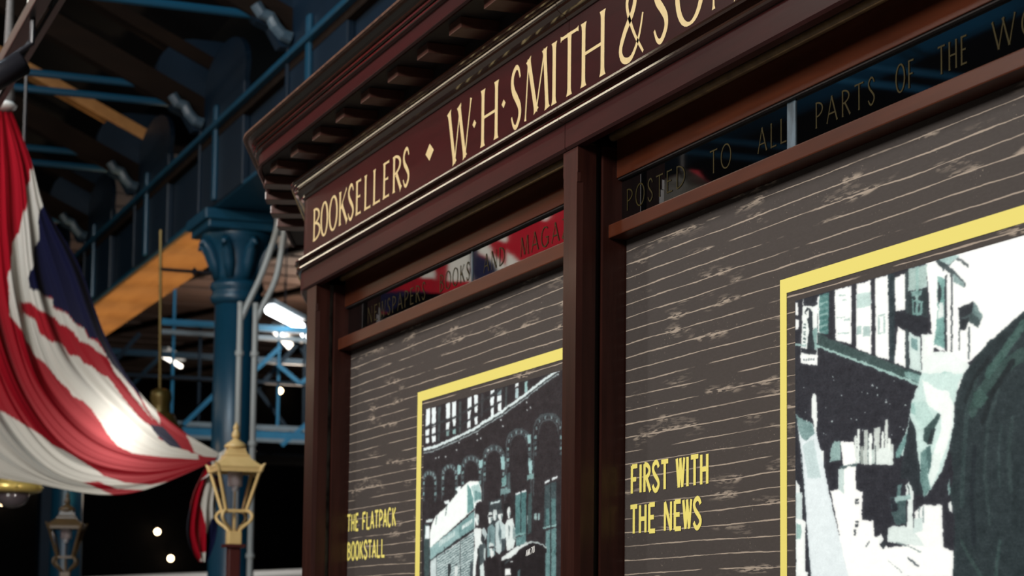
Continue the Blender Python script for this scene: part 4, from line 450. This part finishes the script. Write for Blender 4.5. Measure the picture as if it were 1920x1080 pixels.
# ---- railway carriage at the bottom
cg=thing('railway_carriage','maroon railway carriage with curved white roof edge, low behind the column','carriage',(-46,12,0))
def carr(o): return o
pl=[(8.0,0.9),(8.0,2.5),(16.2,2.98),(16.2,.9)]
obj('body',prism(bmesh.new(),[(7.0,.9),(7.0,2.28),(17,2.92),(17,.9)],'x',-49.5,-46.1),maroon,cg)
bm=bmesh.new(); Pp=[(-46.0,7.0+k*.5,2.40+k*.031+.012*math.sin(k*.4)) for k in range(21)]
tube(bm,Pp,.1,8); obj('roof_edge',bm,white_p,cg,True)
for k in range(8): obj('window',box(-46.12,-46.06,7.6+k*1.15,8.4+k*1.15,1.55,2.15),black,cg)
for k in range(4): obj('wheel',T([(-46.3,8.2+k*2.4,.45),(-46.5,8.2+k*2.4,.45)],.45,20),black,cg)
# ---- lanterns on posts
def lantern(loc,rot,label,m,m2,s=1.0):
    t=thing('street_lantern',label,'lamp',(0,0,0),'tan gas lanterns on posts')
    base=bpy.data.objects
    def ob(name,bm,mm,p=None,smooth=False): return obj(name,bm,mm,p or t,smooth)
    z0=0
    ob('post',bx(bmesh.new(),-.045,.045,-.045,.045,-2.1,-.03,bev=.01),m2)
    ob('post_base',LA((0,0,-2.1),[(.16,0),(.16,.25),(.1,.35),(.08,.7),(.06,.75)],16),m2)
    bm=bmesh.new(); bx(bm,-.075,.075,-.075,.075,-.035,-.012); obj('post_cap',bm,m2,t)
    bm=bmesh.new(); bx(bm,-.05,.05,-.05,.05,-.012,.085,bev=.008); ob('socket',bm,m)
    bm=bmesh.new(); tube(bm,[(0,0,.08),(0,0,.21)],.014,10); ob('stem',bm,m)
    for k in range(4):
        a=k*math.pi/2+math.pi/4; e=Vector((math.cos(a),math.sin(a),0))
        P=[e*.045+Vector((0,0,.085)),e*.075+Vector((0,0,.115)),e*.135+Vector((0,0,.155)),e*.158+Vector((0,0,.195)),e*.13+Vector((0,0,.23)),e*.085+Vector((0,0,.235))]
        ob('scroll_arm',T([tuple(p) for p in catmull([tuple(q) for q in P],18)],.013,8),m,smooth=True)
    def ring(h,z,w,hh):
        bm=bmesh.new()
        for k in range(4):
            a=k*math.pi/2; c,s_=math.cos(a),math.sin(a)
            A=Vector((h,-h,z)); B=Vector((h,h,z)); rt=Matrix.Rotation(a,3,'Z'); bar(bm,rt@A,rt@B,w,hh)
        return bm
    ob('lower_frame',ring(.075,.235,.022,.02),m); ob('upper_frame',ring(.155,.535,.024,.03),m)
    for k in range(4):
        rt=Matrix.Rotation(k*math.pi/2,3,'Z')
        ob('corner_bar',bar(bmesh.new(),rt@Vector((.075,.075,.235)),rt@Vector((.155,.155,.535)),.02,.02),m)
        bm=bmesh.new(); v=[bm.verts.new(rt@Vector(p)) for p in ((.074,-.068,.244),(.074,.068,.244),(.153,.145,.525),(.153,-.145,.525))]; bm.faces.new(v)
        ob('glass_pane',bm,pane_m)
        bm=bmesh.new(); tube(bm,[rt@Vector((.155,.155,.53)),rt@Vector((.17,.17,.565)),rt@Vector((.185,.185,.585))],[.02,.014,.004],8); ob('corner_tip',bm,m)
    R4=math.pi/4; q=math.sqrt(2)
    ob('roof',LA((0,0,0),[(.168*q,.545),(.172*q,.56),(.13*q,.595),(.095*q,.625),(.09*q,.64)],4,R4),m)
    ob('vent',LA((0,0,0),[(.088*q,.638),(.092*q,.648),(.075*q,.655),(.06*q,.7),(.055*q,.71),(.05,.712)],4,R4),m)
    ob('dome',LA((0,0,0),[(.03,.70),(.082,.705),(.086,.718),(.07,.735),(.045,.752),(.03,.765),(.02,.775)],20),m,smooth=True)
    ob('finial',LA((0,0,0),[(.018,.77),(.03,.785),(.033,.805),(.022,.83),(.015,.842),(.024,.852),(.02,.866),(.012,.88),(.002,.90)],16),m,smooth=True)
    bm=bmesh.new(); lathe(bm,(0,0,0),[(.05,.42),(.055,.43),(.055,.53),(.05,.535)],20); ob('lamp_holder',bm,opal,smooth=True)
    for sx in (-.022,.022): ob('bulb',LA((sx,0,.41),[(.005,-.03),(.018,-.02),(.02,0),(.012,.02)],10),white_p,smooth=True)
    ob('gas_pipe',T([(0,0,.21),(0,0,.42)],.008,8),m)
    t.location=loc; t.rotation_euler=(0,0,rot); t.scale=(s,s,s)
    return t
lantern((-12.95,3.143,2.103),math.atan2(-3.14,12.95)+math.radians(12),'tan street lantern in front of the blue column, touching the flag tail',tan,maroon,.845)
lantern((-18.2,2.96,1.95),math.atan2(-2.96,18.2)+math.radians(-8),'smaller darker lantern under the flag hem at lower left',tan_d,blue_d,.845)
# ---- brass lamps
t=thing('pendant_lamp','brass pendant lamp with glass bowl, at the left edge under the flag','lamp',(-15.25,2.09,2.43))
c=(-15.25,2.09,0)
obj('crown',LA(c,[(.04,2.70),(.07,2.66),(.10,2.63),(.09,2.60)],20),brass,t,True)
obj('ring',LA(c,[(.10,2.60),(.15,2.585),(.20,2.565),(.215,2.545),(.20,2.52),(.15,2.505),(.12,2.51)],28),brass,t,True)
obj('glass_bowl',LA(c,[(.12,2.51),(.115,2.47),(.09,2.43),(.04,2.405),(.005,2.40)],24),bowl_m,t,True)
obj('drop_rod',T([(-15.25,2.09,2.69),(-15.25,2.09,10.2)],.012,6),black,t)
for k in range(6): obj('rivet',LA((-15.25+.205*math.cos(k*1.047),2.09+.205*math.sin(k*1.047),2.545),[(.004,-.018),(.018,0),(.004,.018)],8),bulb_m if False else brass,t)
t=thing('bracket_lamp','dull brass gas lamp hanging on a bracket arm from the column, behind the flag','lamp',(-18.8,4.34,4.79))
obj('arm',T([(-18.8,4.36,4.79),(-18.8,3.82,4.79)],.016,8),black,t); obj('knob',LA((-18.8,4.14,4.79),[(.004,-.04),(.04,0),(.004,.04)],10),black,t)
obj('drop_rod',T([(-18.8,3.82,5.15),(-18.8,3.855,3.6)],.014,8),brass_d,t)
c=(-18.8,3.90,0)
obj('chimney',LA((-18.8,3.865,0),[(.05,3.70),(.09,3.68),(.10,3.62),(.085,3.56),(.09,3.48),(.11,3.45)],20),brass_d,t,True)
obj('shade',LA((-18.8,3.88,0),[(.10,3.48),(.13,3.42),(.17,3.36),(.21,3.31),(.215,3.29),(.19,3.29),(.08,3.44)],24),brass_d,t,True)
obj('bulb',LA((-18.8,3.95,3.27),[(.004,-.04),(.035,-.02),(.04,0),(.02,.03)],12),bulb_m,t,True)
# ---- the draped flag
RED=(.25,.0035,.011); WHI=(.46,.445,.40); NAV=(.0045,.0055,.026)
def folds(v,t,f,seed):
    r=np.random.default_rng(seed); d=np.zeros_like(v)
    for k,(fr,am) in enumerate(f):
        ph=r.uniform(0,6.28); dr=r.uniform(-.6,.6)
        s=np.sin(6.2832*(fr*v+.5*np.sin(2.3*v+ph)+dr*t)+ph)
        d+=am*(np.abs(s)**.8*np.sign(s))
    return d
FK=13.3/8.6
def q3(p): return (p[0]*FK,p[1]*FK,1.6+(p[2]-1.6)*FK)
fl=thing('union_flag','large red, white and navy union flag draped and gathered at the right beside the lantern','flag',(-13.3,1.7,5.0))
nv_,nt_=230,260
keys=np.array([catmull(s,nt_) for s in FS])           # streamlines x t x (y,z)
vv=np.linspace(0,1,nv_); YZ=np.empty((nv_,nt_,2))
for i,v in enumerate(vv):
    q=v*5; k=min(int(q),4); u=q-k
    p0,p1,p2,p3=keys[max(k-1,0)],keys[k],keys[k+1],keys[min(k+2,5)]
    YZ[i]=.5*(2*p1+(p2-p0)*u+(2*p0-5*p1+4*p2-p3)*u*u+(-p0+3*p1-3*p2+p3)*u**3)
Vg,Tg=np.meshgrid(vv,np.linspace(0,1,nt_),indexing='ij')
env=np.clip(Tg*6,0.15,1)*(1-.82*Tg**2)
wd_=np.linalg.norm(YZ[0]-YZ[-1],axis=1)[None]; amp=np.clip(wd_/1.4,.05,1.1)*np.clip(1.15-Tg,.1,1)
dx=folds(Vg,Tg,[(4.5,.034),(10,.017),(19,.008),(33,.0025)],4)*amp+.10*np.sin(math.pi*Tg)
ycl,zcl=YZ[...,0].copy(),YZ[...,1].copy()
jit=folds(Vg,Tg,[(13,.006),(29,.002)],8)*env*(1-Tg)     # colour edges zigzag over the folds
cols=np.empty((nv_,nt_,3)); cols[:]=RED
for c,p in FC: cols[inpoly(ycl+jit*FK,zcl+jit*.6,p)]={'r':RED,'w':WHI,'b':NAV}[c]
o=gridmesh('cloth',np.stack([-13.3+dx*FK,ycl,zcl],-1),cloth_m,fl); colmesh(o.data,cols.reshape(-1,3))
nu2,nt2=80,120
A=catmull(TL,nt2); B=catmull(TR,nt2); u=np.linspace(0,1,nu2)[:,None,None]
YZ=A[None]*(1-u)+B[None]*u; Ug,Tg=np.meshgrid(u[:,0,0],np.linspace(0,1,nt2),indexing='ij')
dx=folds(Ug,Tg,[(2.5,.02),(5,.008)],9)*np.clip(.3+Tg,0,1)
cols=np.empty((nu2,nt2,3)); cols[:]=NAV
for c,p in TC: cols[inpoly(YZ[...,0],YZ[...,1],p)]={'r':RED,'w':WHI,'b':NAV}[c]
o=gridmesh('tail',np.stack([-13.26+dx*FK,YZ[...,0],YZ[...,1]],-1),cloth_m,fl); colmesh(o.data,cols.reshape(-1,3))
# knot of gathered cloth
kn=np.empty((24,30,3)); kc=np.empty((24,30,3)); kc[:]=WHI
for i in range(24):
    for j in range(30):
        a=i/23*2*math.pi; s=j/29; y,z=[(2.035,2.318),(2.02,2.285),(1.985,2.25),(1.962,2.215)][0] if False else (2.028-.075*s*s,2.316-.115*s)
        r=.030*(1-.25*abs(s-.5))*(1+.16*math.sin(5*a+3*s)); kn[i,j]=q3((-8.545+r*math.cos(a),y+r*math.sin(a)*.8,z+r*math.sin(a)*.5))
o=gridmesh('knot',kn,cloth_m,fl); colmesh(o.data,kc.reshape(-1,3))
obj('tie_cord',T([q3(p) for p in ((-8.6,1.10,3.66),(-8.6,1.10,3.72),(-8.6,1.105,3.80),(-8.6,1.105,4.2))]+[(-13.3,1.71,8.7)],[.043,.056,.034,.02,.02],12),rope,fl,True)
obj('toggle',LA(q3((-8.58,1.09,3.68)),[(.02,-.03),(.075,-.018),(.085,0),(.06,.02),(.02,.03)],14),white_p,fl,True)
# ---- second flag across the concourse, mirrored in the black glass
f2=thing('union_flag','second union flag across the concourse, mirrored in the black glass','flag',(-12.5,-.6,4.9))
nx,nz=260,110
xb=np.array([p[0] for p in GB]); xs=np.linspace(-15.62,-10.95,nx)
oi=np.argsort(xb); zb=np.interp(xs,xb[oi],np.array([p[1] for p in GB])[oi])
Zt=5.5
s=np.linspace(0,1,nz)
Xg=np.repeat(xs[:,None],nz,1); Zg=zb[:,None]+(Zt-zb[:,None])*s[None]**1.3
dy=.05*np.sin(Xg*9+1.5*np.sin(Xg*2))+.03*np.sin(Xg*23)*(1-s[None])
cols=np.empty((nx,nz,3)); cols[:]=RED
up=Zg>4.75
for k in range(14):
    pass
for c,p in G2: cols[inpoly(Xg,Zg,p)]={'r':RED,'w':WHI,'b':NAV}[c]
o=gridmesh('cloth',np.stack([Xg,-.6+dy,Zg],-1),cloth_m,f2); colmesh(o.data,cols.reshape(-1,3))
obj('header_rope',T([(-18.8,-.6,6.37),(-15.6,-.6,5.52),(-12.4,-.6,5.5),(-10.95,-.6,5.52),(-8.6,-.6,6.37)],.02,8),rope,f2)

T2=[[(-9.957, 4.026), (-10.289, 4.042), (-10.385, 4.017), (-10.412, 3.956), (-10.439, 3.878)], [(-9.944, 4.024), (-9.766, 3.94), (-9.612, 3.868), (-9.828, 3.838), (-10.02, 3.802)]]
A=catmull(T2[0],40); B=catmull(T2[1],40); u=np.linspace(0,1,50)[:,None,None]; XZ=A[None]*(1-u)+B[None]*u
o=gridmesh('tail',np.stack([XZ[...,0],-.62+.03*np.sin(u[...,0]*14)+0*XZ[...,0],XZ[...,1]],-1),cloth_m,f2)
cc=np.empty((50,40,3)); cc[:]=WHI; cc[:6]=RED; cc[38:]=RED; colmesh(o.data,cc.reshape(-1,3))
obj('tail_cord',T([(-9.9,-.6,5.95),(-10.05,-.6,4.6),(-10.05,-.6,4.0)],.008,6),rope,f2)

# ---- track light
t=thing('lighting_track','dark grey lighting track with hanging wires, crossing the top left corner','track',(-9,1.216,4.1))
obj('rail',box(-11,-5.0,1.17,1.23,4.06,4.12,bev=.006),greyrail,t); obj('inner_rail',box(-11,-5.0,1.25,1.275,4.05,4.08),greyrail,t)
for x in (-8.72,-7.9): obj('wire',T([(x,1.2,4.12),(x,1.2,9.0)],.006,6),steel,t); obj('wire_grip',T([(x,1.2,4.12),(x,1.2,4.19)],[.016,.008],8),white_p,t)
t=thing('track_spotlight','short black cylinder spotlight hanging from the lighting track at top left','lamp',(-8.75,1.216,4.06))
d=(Vector((-9.1,.85,3.70))-Vector((-8.6,1.2,3.93))).normalized(); d=Vector((-.05,-.8,-.58)).normalized()
a=Vector((-8.62,1.17,3.88))
obj('housing',T([a,a+d*.01,a+d*.19,a+d*.2],[.045,.052,.052,.047],20),black,t,True)
obj('yoke',T([(-8.62,1.2,4.06),(-8.62,1.2,3.96),tuple(a+d*.06+Vector((0,0,.05)))],.012,8),black,t)
obj('lens_ring',T([a+d*.19,a+d*.21],[.053,.053],20),greyrail,t)
# ================================================================ the bookstall
S=thing('bookstall','dark mahogany station bookstall with carved cornice and gold lettered fascia','kiosk',(-4.8,2.6,0))
JX=-4.810
for a,b in (('R',JX+.0015),(JX-.0015,'L')):
    fbm=sweep([(0,2.895),(0,3.135),(-.04,3.135),(-.04,2.895)],a,b); o=obj('fascia_board',fbm,wood_h,S)
    obj('lower_moulding',sweep([(-.04,2.908),(.012,2.908),(.022,2.906),(.0305,2.9005),(.0317,2.8945),(.029,2.890),(.022,2.888),(.012,2.886),(.007,2.881),(.008,2.876),(.014,2.874),(.0255,2.8725),(.0267,2.8665),(.024,2.862),(.018,2.860),(.009,2.859),(-.04,2.859)],a,b),wood_m,S)
    obj('upper_moulding',sweep([(-.04,3.125),(.004,3.125),(.010,3.130),(.012,3.136),(.022,3.139),(.029,3.145),(.0330,3.148),(.0352,3.1540),(.030,3.157),(.036,3.161),(.037,3.165),(.036,3.167),(.043,3.169),(.044,3.172),(.042,3.174),(.051,3.176),(.053,3.181),(.049,3.186),(.03,3.19),(-.04,3.19)],a,b),wood_m,S)
for a,b in (('R',JX+.0015),(JX-.0015,'L')): obj('architrave',sweep([(-.02,2.859),(.009,2.859),(.009,2.796),(.003,2.790),(-.02,2.790)],a,b),wood_h,S)
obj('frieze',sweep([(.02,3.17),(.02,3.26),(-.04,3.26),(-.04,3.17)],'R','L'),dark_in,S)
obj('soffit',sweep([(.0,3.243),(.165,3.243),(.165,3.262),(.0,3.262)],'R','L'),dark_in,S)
obj('corona',sweep([(.158,3.236),(.168,3.232),(.174,3.236),(.172,3.241),(.1685,3.243),(.1685,3.284),(.163,3.286),(.10,3.30),(.10,3.262),(.158,3.262)],'R','L'),wood_h,S)
obj('crown_moulding',sweep([(.10,3.284),(.170,3.284),(.181,3.286),(.183,3.288),(.183,3.293),(.172,3.295),(.188,3.298),(.190,3.301),(.190,3.307),(.178,3.310),(.193,3.313),(.195,3.316),(.195,3.3205),(.190,3.322),(.10,3.322)],'R','L'),wood_m,S)
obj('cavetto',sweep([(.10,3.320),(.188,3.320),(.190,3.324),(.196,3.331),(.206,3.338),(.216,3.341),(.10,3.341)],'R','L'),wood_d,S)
obj('crown_edge',sweep([(.10,3.339),(.219,3.339),(.226,3.342),(.227,3.349),(.222,3.353),(.10,3.353)],'R','L'),wood_e,S)
# modillions
def modil(cx,cy,ang):
    bm=bmesh.new(); bx(bm,-.0475,.0475,0,.17,0,.032,bev=.003); o=obj('modillion',bm,wood_mod); return o
proto=None
spots=[]
x=-7.2265+.0
k=0
while x<-2.5: spots.append((x,1.868,0)); x+=.2745
spots+= [(-7.505,1.906,-12),(-7.785,1.985,-19),(-8.045,2.075,-20),(-8.30,2.168,-20)]
for x,y,a in spots:
    if proto is None: proto=modil(0,0,0); o=proto
    else: o=proto.copy(); C.objects.link(o)
    o.parent=S; o.location=Vector((x,y,3.2105))-S.location; o.rotation_euler=(0,0,math.radians(a))
# posts
def post(x0,x1,extra=0):
    p=bmesh.new(); c=.005
    for (z0,z1,ch) in ((.86,2.70,c),(2.70,2.725,c/2),(2.725,2.795,0)):
        prism(p,[(x0+ch,2.0),(x1-ch,2.0),(x1,2.0+ch*3),(x1,2.05),(x0,2.05),(x0,2.0+ch*3)] if ch else [(x0,2.0),(x1,2.0),(x1,2.05),(x0,2.05)],'z',z0,z1)
    o=obj('post',p,wood_v,S)
    obj('groove_strip',box(x0+.012,x1-.014,2.05,2.068,.86,2.795),fleck if extra else dark_in,o)
    obj('jamb',box(x0,x1+.003,2.066,2.14,.86,2.795,bev=.003),wood_v,S)
post(-7.223,-7.105,1); post(-4.840,-4.747); post(-2.45,-2.35)
bays=[(-7.102,-4.842),(-4.744,-2.452)]
for bi,(a,b) in enumerate(bays):
    obj('head_soffit',box(a,b,2.02,2.16,2.83,2.90),dark_in,S)
    obj('top_rail',box(a,b,2.104,2.15,2.716,2.835,bev=.002),wood_r,S)
    bm=bmesh.new(); tube(bm,[(a,2.094,2.820),(b,2.094,2.820)],.012,10); obj('bead',bm,bead_m,S,True)
    obj('sill_rail',box(a,b,2.082,2.15,2.562,2.596 if bi else 2.603,bev=.003),wood_r,S)
    mx=-5.83 if bi==0 else -3.868
    for p,q in ((a,mx-.004),(mx+.004,b)): obj('glass_pane',box(p,q,2.119,2.125,2.59,2.73),glass_b,S)
    obj('glazing_bar',box(mx-(.005 if bi==0 else .018),mx+(.005 if bi==0 else .018),2.117,2.1255,2.60,2.72),mull,S)
    for za,zb in ((2.712,2.717),): obj('glazing_bead',box(a,b,2.108,2.12,za,zb),dark_in,S)
    obj('stall_riser',box(a,b,2.06,2.16,0.12,.94,bev=.004),wood_v,S); obj('counter_edge',box(a,b,1.96,2.16,.86,.94,bev=.01),wood_h,S)
# carcase
ex=XL-RC*math.sin(TURN); ey=2+RC-RC*math.cos(TURN); lx,ly=ex-1.5*math.cos(TURN),ey+1.5*math.sin(TURN)
obj('roof_top',prism(bmesh.new(),[(-2.35,3.38),(-2.35,2.03),(XL,2.03),(ex,ey+.03),(lx,ly+.03),(lx+.08,3.38)],'z',3.27,3.32),dark_in,S)
obj('back_panel',box(lx+.1,-2.35,3.34,3.38,.1,3.28),wood_v,S)
obj('end_panel',box(-2.40,-2.35,2.16,3.34,.1,3.28),wood_v,S)
obj('angled_end_panel',prism(bmesh.new(),[(-7.215,2.06),(-7.215,2.10),(lx+.10,ly+.12),(lx+.10,ly+.08)],'z',.1,2.80),wood_v,S)
obj('left_end_panel',box(lx+.08,lx+.12,ly+.1,3.34,.1,3.28),wood_v,S)
obj('plinth',box(-7.2,-2.36,2.04,3.34,0,.12),wood_v,S)
# fascia lettering
fp=[o for o in S.children if o.name.startswith('fascia_board')]
LET=[('B',-7.159,-7.07,2.952,3.068),('O',-7.06,-6.976,2.952,3.068),('O',-6.956,-6.859,2.952,3.068),('K',-6.84,-6.739,2.952,3.068),('S',-6.732,-6.665,2.952,3.068),('E',-6.64,-6.58,2.952,3.068),('L',-6.545,-6.474,2.952,3.068),('L',-6.451,-6.371,2.952,3.068),('E',-6.343,-6.277,2.952,3.068),('R',-6.244,-6.158,2.952,3.068),('S',-6.142,-6.079,2.952,3.068),('*',-5.925,-5.85,2.985,3.037),('W',-5.715,-5.528,2.931,3.093),('H',-5.447,-5.307,2.931,3.093),('S',-5.212,-5.138,2.931,3.093),('M',-5.112,-4.945,2.931,3.093),('I',-4.926,-4.886,2.931,3.093),('T',-4.866,-4.745,2.931,3.093),('H',-4.733,-4.578,2.931,3.093),('&',-4.498,-4.358,2.931,3.093),('S',-4.306,-4.228,2.931,3.093),('O',-4.185,-4.045,2.931,3.093),('N',-4.012,-3.872,2.931,3.093),('.',-5.514,-5.484,2.999,3.023),('.',-5.283,-5.253,3.004,3.028)]
for ch,x0,x1,z0,z1 in LET:
    bm=bmesh.new(); small=x1<-5.95 and ch!='*'
    glyph(bm,ch,x0,x1,z0,z1,1.9992,.15 if small else .135,.06 if small else .05,.8)
    obj('lozenge' if ch in '.*' else 'letter',bm,gold,fp[0 if (x0+x1)/2>JX else 1])
panes=[o for o in S.children if o.name.startswith('glass_pane')]
for txt,x0,x1,pn in (('NEWSPAPERS',-6.87,-6.26,0),('BOOKS',-6.122,-5.852,0),('AND',-5.73,-5.562,1),('MAGAZINES',-5.436,-4.87,1),('POSTED',-4.714,-4.385,2),('TO',-4.253,-4.147,2),('ALL',-4.02,-3.89,2),('PARTS',-3.768,-3.531,3),('OF',-3.454,-3.389,3),('THE',-3.306,-3.209,3),('WORLD',-3.129,-2.80,3)):
    word(txt,x0,x1,2.629,2.683,2.1178,gold_dim,panes[pn],.085,.06,.5,gap=.3)
# ---- display panels hung in the bays
K=2.13/2.11
def kx(x): return x*K
def kz(z): return 1.6+(z-1.6)*K
def raster(prims,w,h,du,dv):
    nu,nv=int(w/du)+1,int(h/dv)+1
    U,V=np.meshgrid(np.arange(nu)*du,np.arange(nv)*dv,indexing='ij')
    wu=rng.normal(0,1,(nu,nv)); 
    def bl(a,k):
        for ax in (0,1):
            a=sum(np.roll(a,s,ax) for s in range(-k,k+1))/(2*k+1)
        return a
    ju=bl(rng.normal(0,1,(nu,nv)),2)*5; jv=bl(rng.normal(0,1,(nu,nv)),2)*5
    Uj=U+ju*.8; Vj=V+jv*.8
    img=np.empty((nu,nv,3)); img[:]=prims[0]
    for pr_ in prims[1]:
        c=pr_[0]; p=np.array(pr_[1],float).reshape(-1,2)
        if len(pr_)==2:
            lo=p.min(0)-4; hi=p.max(0)+4
            i0,i1=max(0,int(lo[0]/du)),min(nu,int(hi[0]/du)+2); j0,j1=max(0,int(lo[1]/dv)),min(nv,int(hi[1]/dv)+2)
            if i0>=i1 or j0>=j1: continue
            m=inpoly(Uj[i0:i1,j0:j1],Vj[i0:i1,j0:j1],p); img[i0:i1,j0:j1][m]=c
        else:
            hw=pr_[2]*.5
            for (x0,y0),(x1,y1) in zip(p[:-1],p[1:]):
                lo=(min(x0,x1)-hw-4,min(y0,y1)-hw-4); hi=(max(x0,x1)+hw+4,max(y0,y1)+hw+4)
                i0,i1=max(0,int(lo[0]/du)),min(nu,int(hi[0]/du)+2); j0,j1=max(0,int(lo[1]/dv)),min(nv,int(hi[1]/dv)+2)
                if i0>=i1 or j0>=j1: continue
                a=Uj[i0:i1,j0:j1]-x0; b=Vj[i0:i1,j0:j1]-y0; dx,dy=x1-x0,y1-y0; L=dx*dx+dy*dy+1e-9
                t=np.clip((a*dx+b*dy)/L,0,1); m=(a-t*dx)**2+(b-t*dy)**2<hw*hw; img[i0:i1,j0:j1][m]=c
    b3=np.stack([bl(img[...,k],1) for k in range(3)],-1); b4=np.stack([bl(bl(img[...,k],3),2) for k in range(3)],-1); img=.25*img+.5*b3+.25*b4
    g=rng.normal(0,1,(nu,nv))*.5+bl(rng.normal(0,1,(nu,nv)),1)*1.6+bl(rng.normal(0,1,(nu,nv)),4)*5
    mid=1-np.abs(img.mean(-1)/255-.5)*1.6
    img=np.clip(img+(g*9*np.clip(mid,.12,1))[...,None],18,254)
    return U,V,srgb(img)*.93
def print_(parent,prims,X0_,Z0_,w,h,du,dv):
    U,V,c=raster(prims,w,h,du,dv)
    P=np.stack([X0_+U/1000,np.full(U.shape,2.1285),Z0_-V/1000],-1)
    o=gridmesh('photograph',P,print_m,parent,False); colmesh(o.data,c.reshape(-1,3)); return o
def panel(a,b,label,yx,yb,prims,px,pz,pw,du,dv,ph,lines,zgap):
    t=thing('display_panel',label,'panel',((a+b)/2,2.14,.95))
    obj('board',box(a+.001,b-.001,2.13,2.1395,.95,2.561),plank_m,t)
    yr=yb
    bm=bmesh.new(); y=2.1288; zt=kz(2.333); zi=kz(2.302); zb=1.15
    x0,x1=kx(yx[0]),kx(yx[1])
    for q in ([(x0,zb),(x1,zb+.03),(x1,zi),(x0,zt)],[(x0,zt),(x1,zi),(yr-.04,zi),(yr,zt)],[(yr-.04,zb+.03),(yr,zb),(yr,zt),(yr-.04,zi)],[(x0,zb),(yr,zb),(yr-.04,zb+.03),(x1,zb+.03)]):
        bm.faces.new([bm.verts.new((p[0],y,p[1])) for p in q])
    obj('border',bm,yellow,t)['label']='flat yellow printed border'
    ph_=print_(t,prims,px,pz,pw,ph,du,dv); ph_['label']='black and white photograph print'
    for txt,x0,x1,z0,z1,uni in lines: word(txt,kx(x0),kx(x1),kz(z0),kz(z1),2.1286,yellow,t,.19,.165,0,gap=.14,uni=uni)
    return t
pL=panel(-7.10,-4.845,'left display panel of dark printed planks, photograph of a bookstall and van',(-6.291,-6.247),-4.95,((40,36,40),PL),LX0,LZ0,1240,3.6,1.7,640,
  [('THE FLATPACK',-7.036,-6.494,1.922,1.979,.6),('BOOKSTALL',-7.03,-6.605,1.824,1.882,.6)],0)
pR=panel(-4.74,-2.455,'right display panel of dark printed planks, photograph of a man at a bookstand',(-3.903,-3.874),-2.6,((38,40,48),PR),RX0,RZ0,1050,2.5,1.35,760,
  [('FIRST WITH',-4.658,-4.239,1.924,1.991,.6),('THE NEWS',-4.660,-4.273,1.827,1.8935,.6)],0)
# number board in the left photograph
phL=[o for o in pL.children if o.name.startswith('photograph')][0]
bm=bmesh.new(); xs=[(-5.3943,-5.3846,1.793,1.8098),(-5.3828,-5.3718,1.7949,1.8117),(-5.37,-5.3611,1.797,1.8137),(-5.3553,-5.3465,1.7994,1.8161),(-5.3447,-5.3365,1.8012,1.8179),(-5.3347,-5.3299,1.8028,1.8195)]
for ch,(x0,x1,z0,z1) in zip('AMK701',xs): glyph(bm,ch,x0,x1,z0,z1,2.1280,.2,.16,0)
obj('lettering',bm,white_p,phL)
print('tris',sum(len(o.data.polygons)*2 for o in bpy.data.objects if o.type=='MESH'))
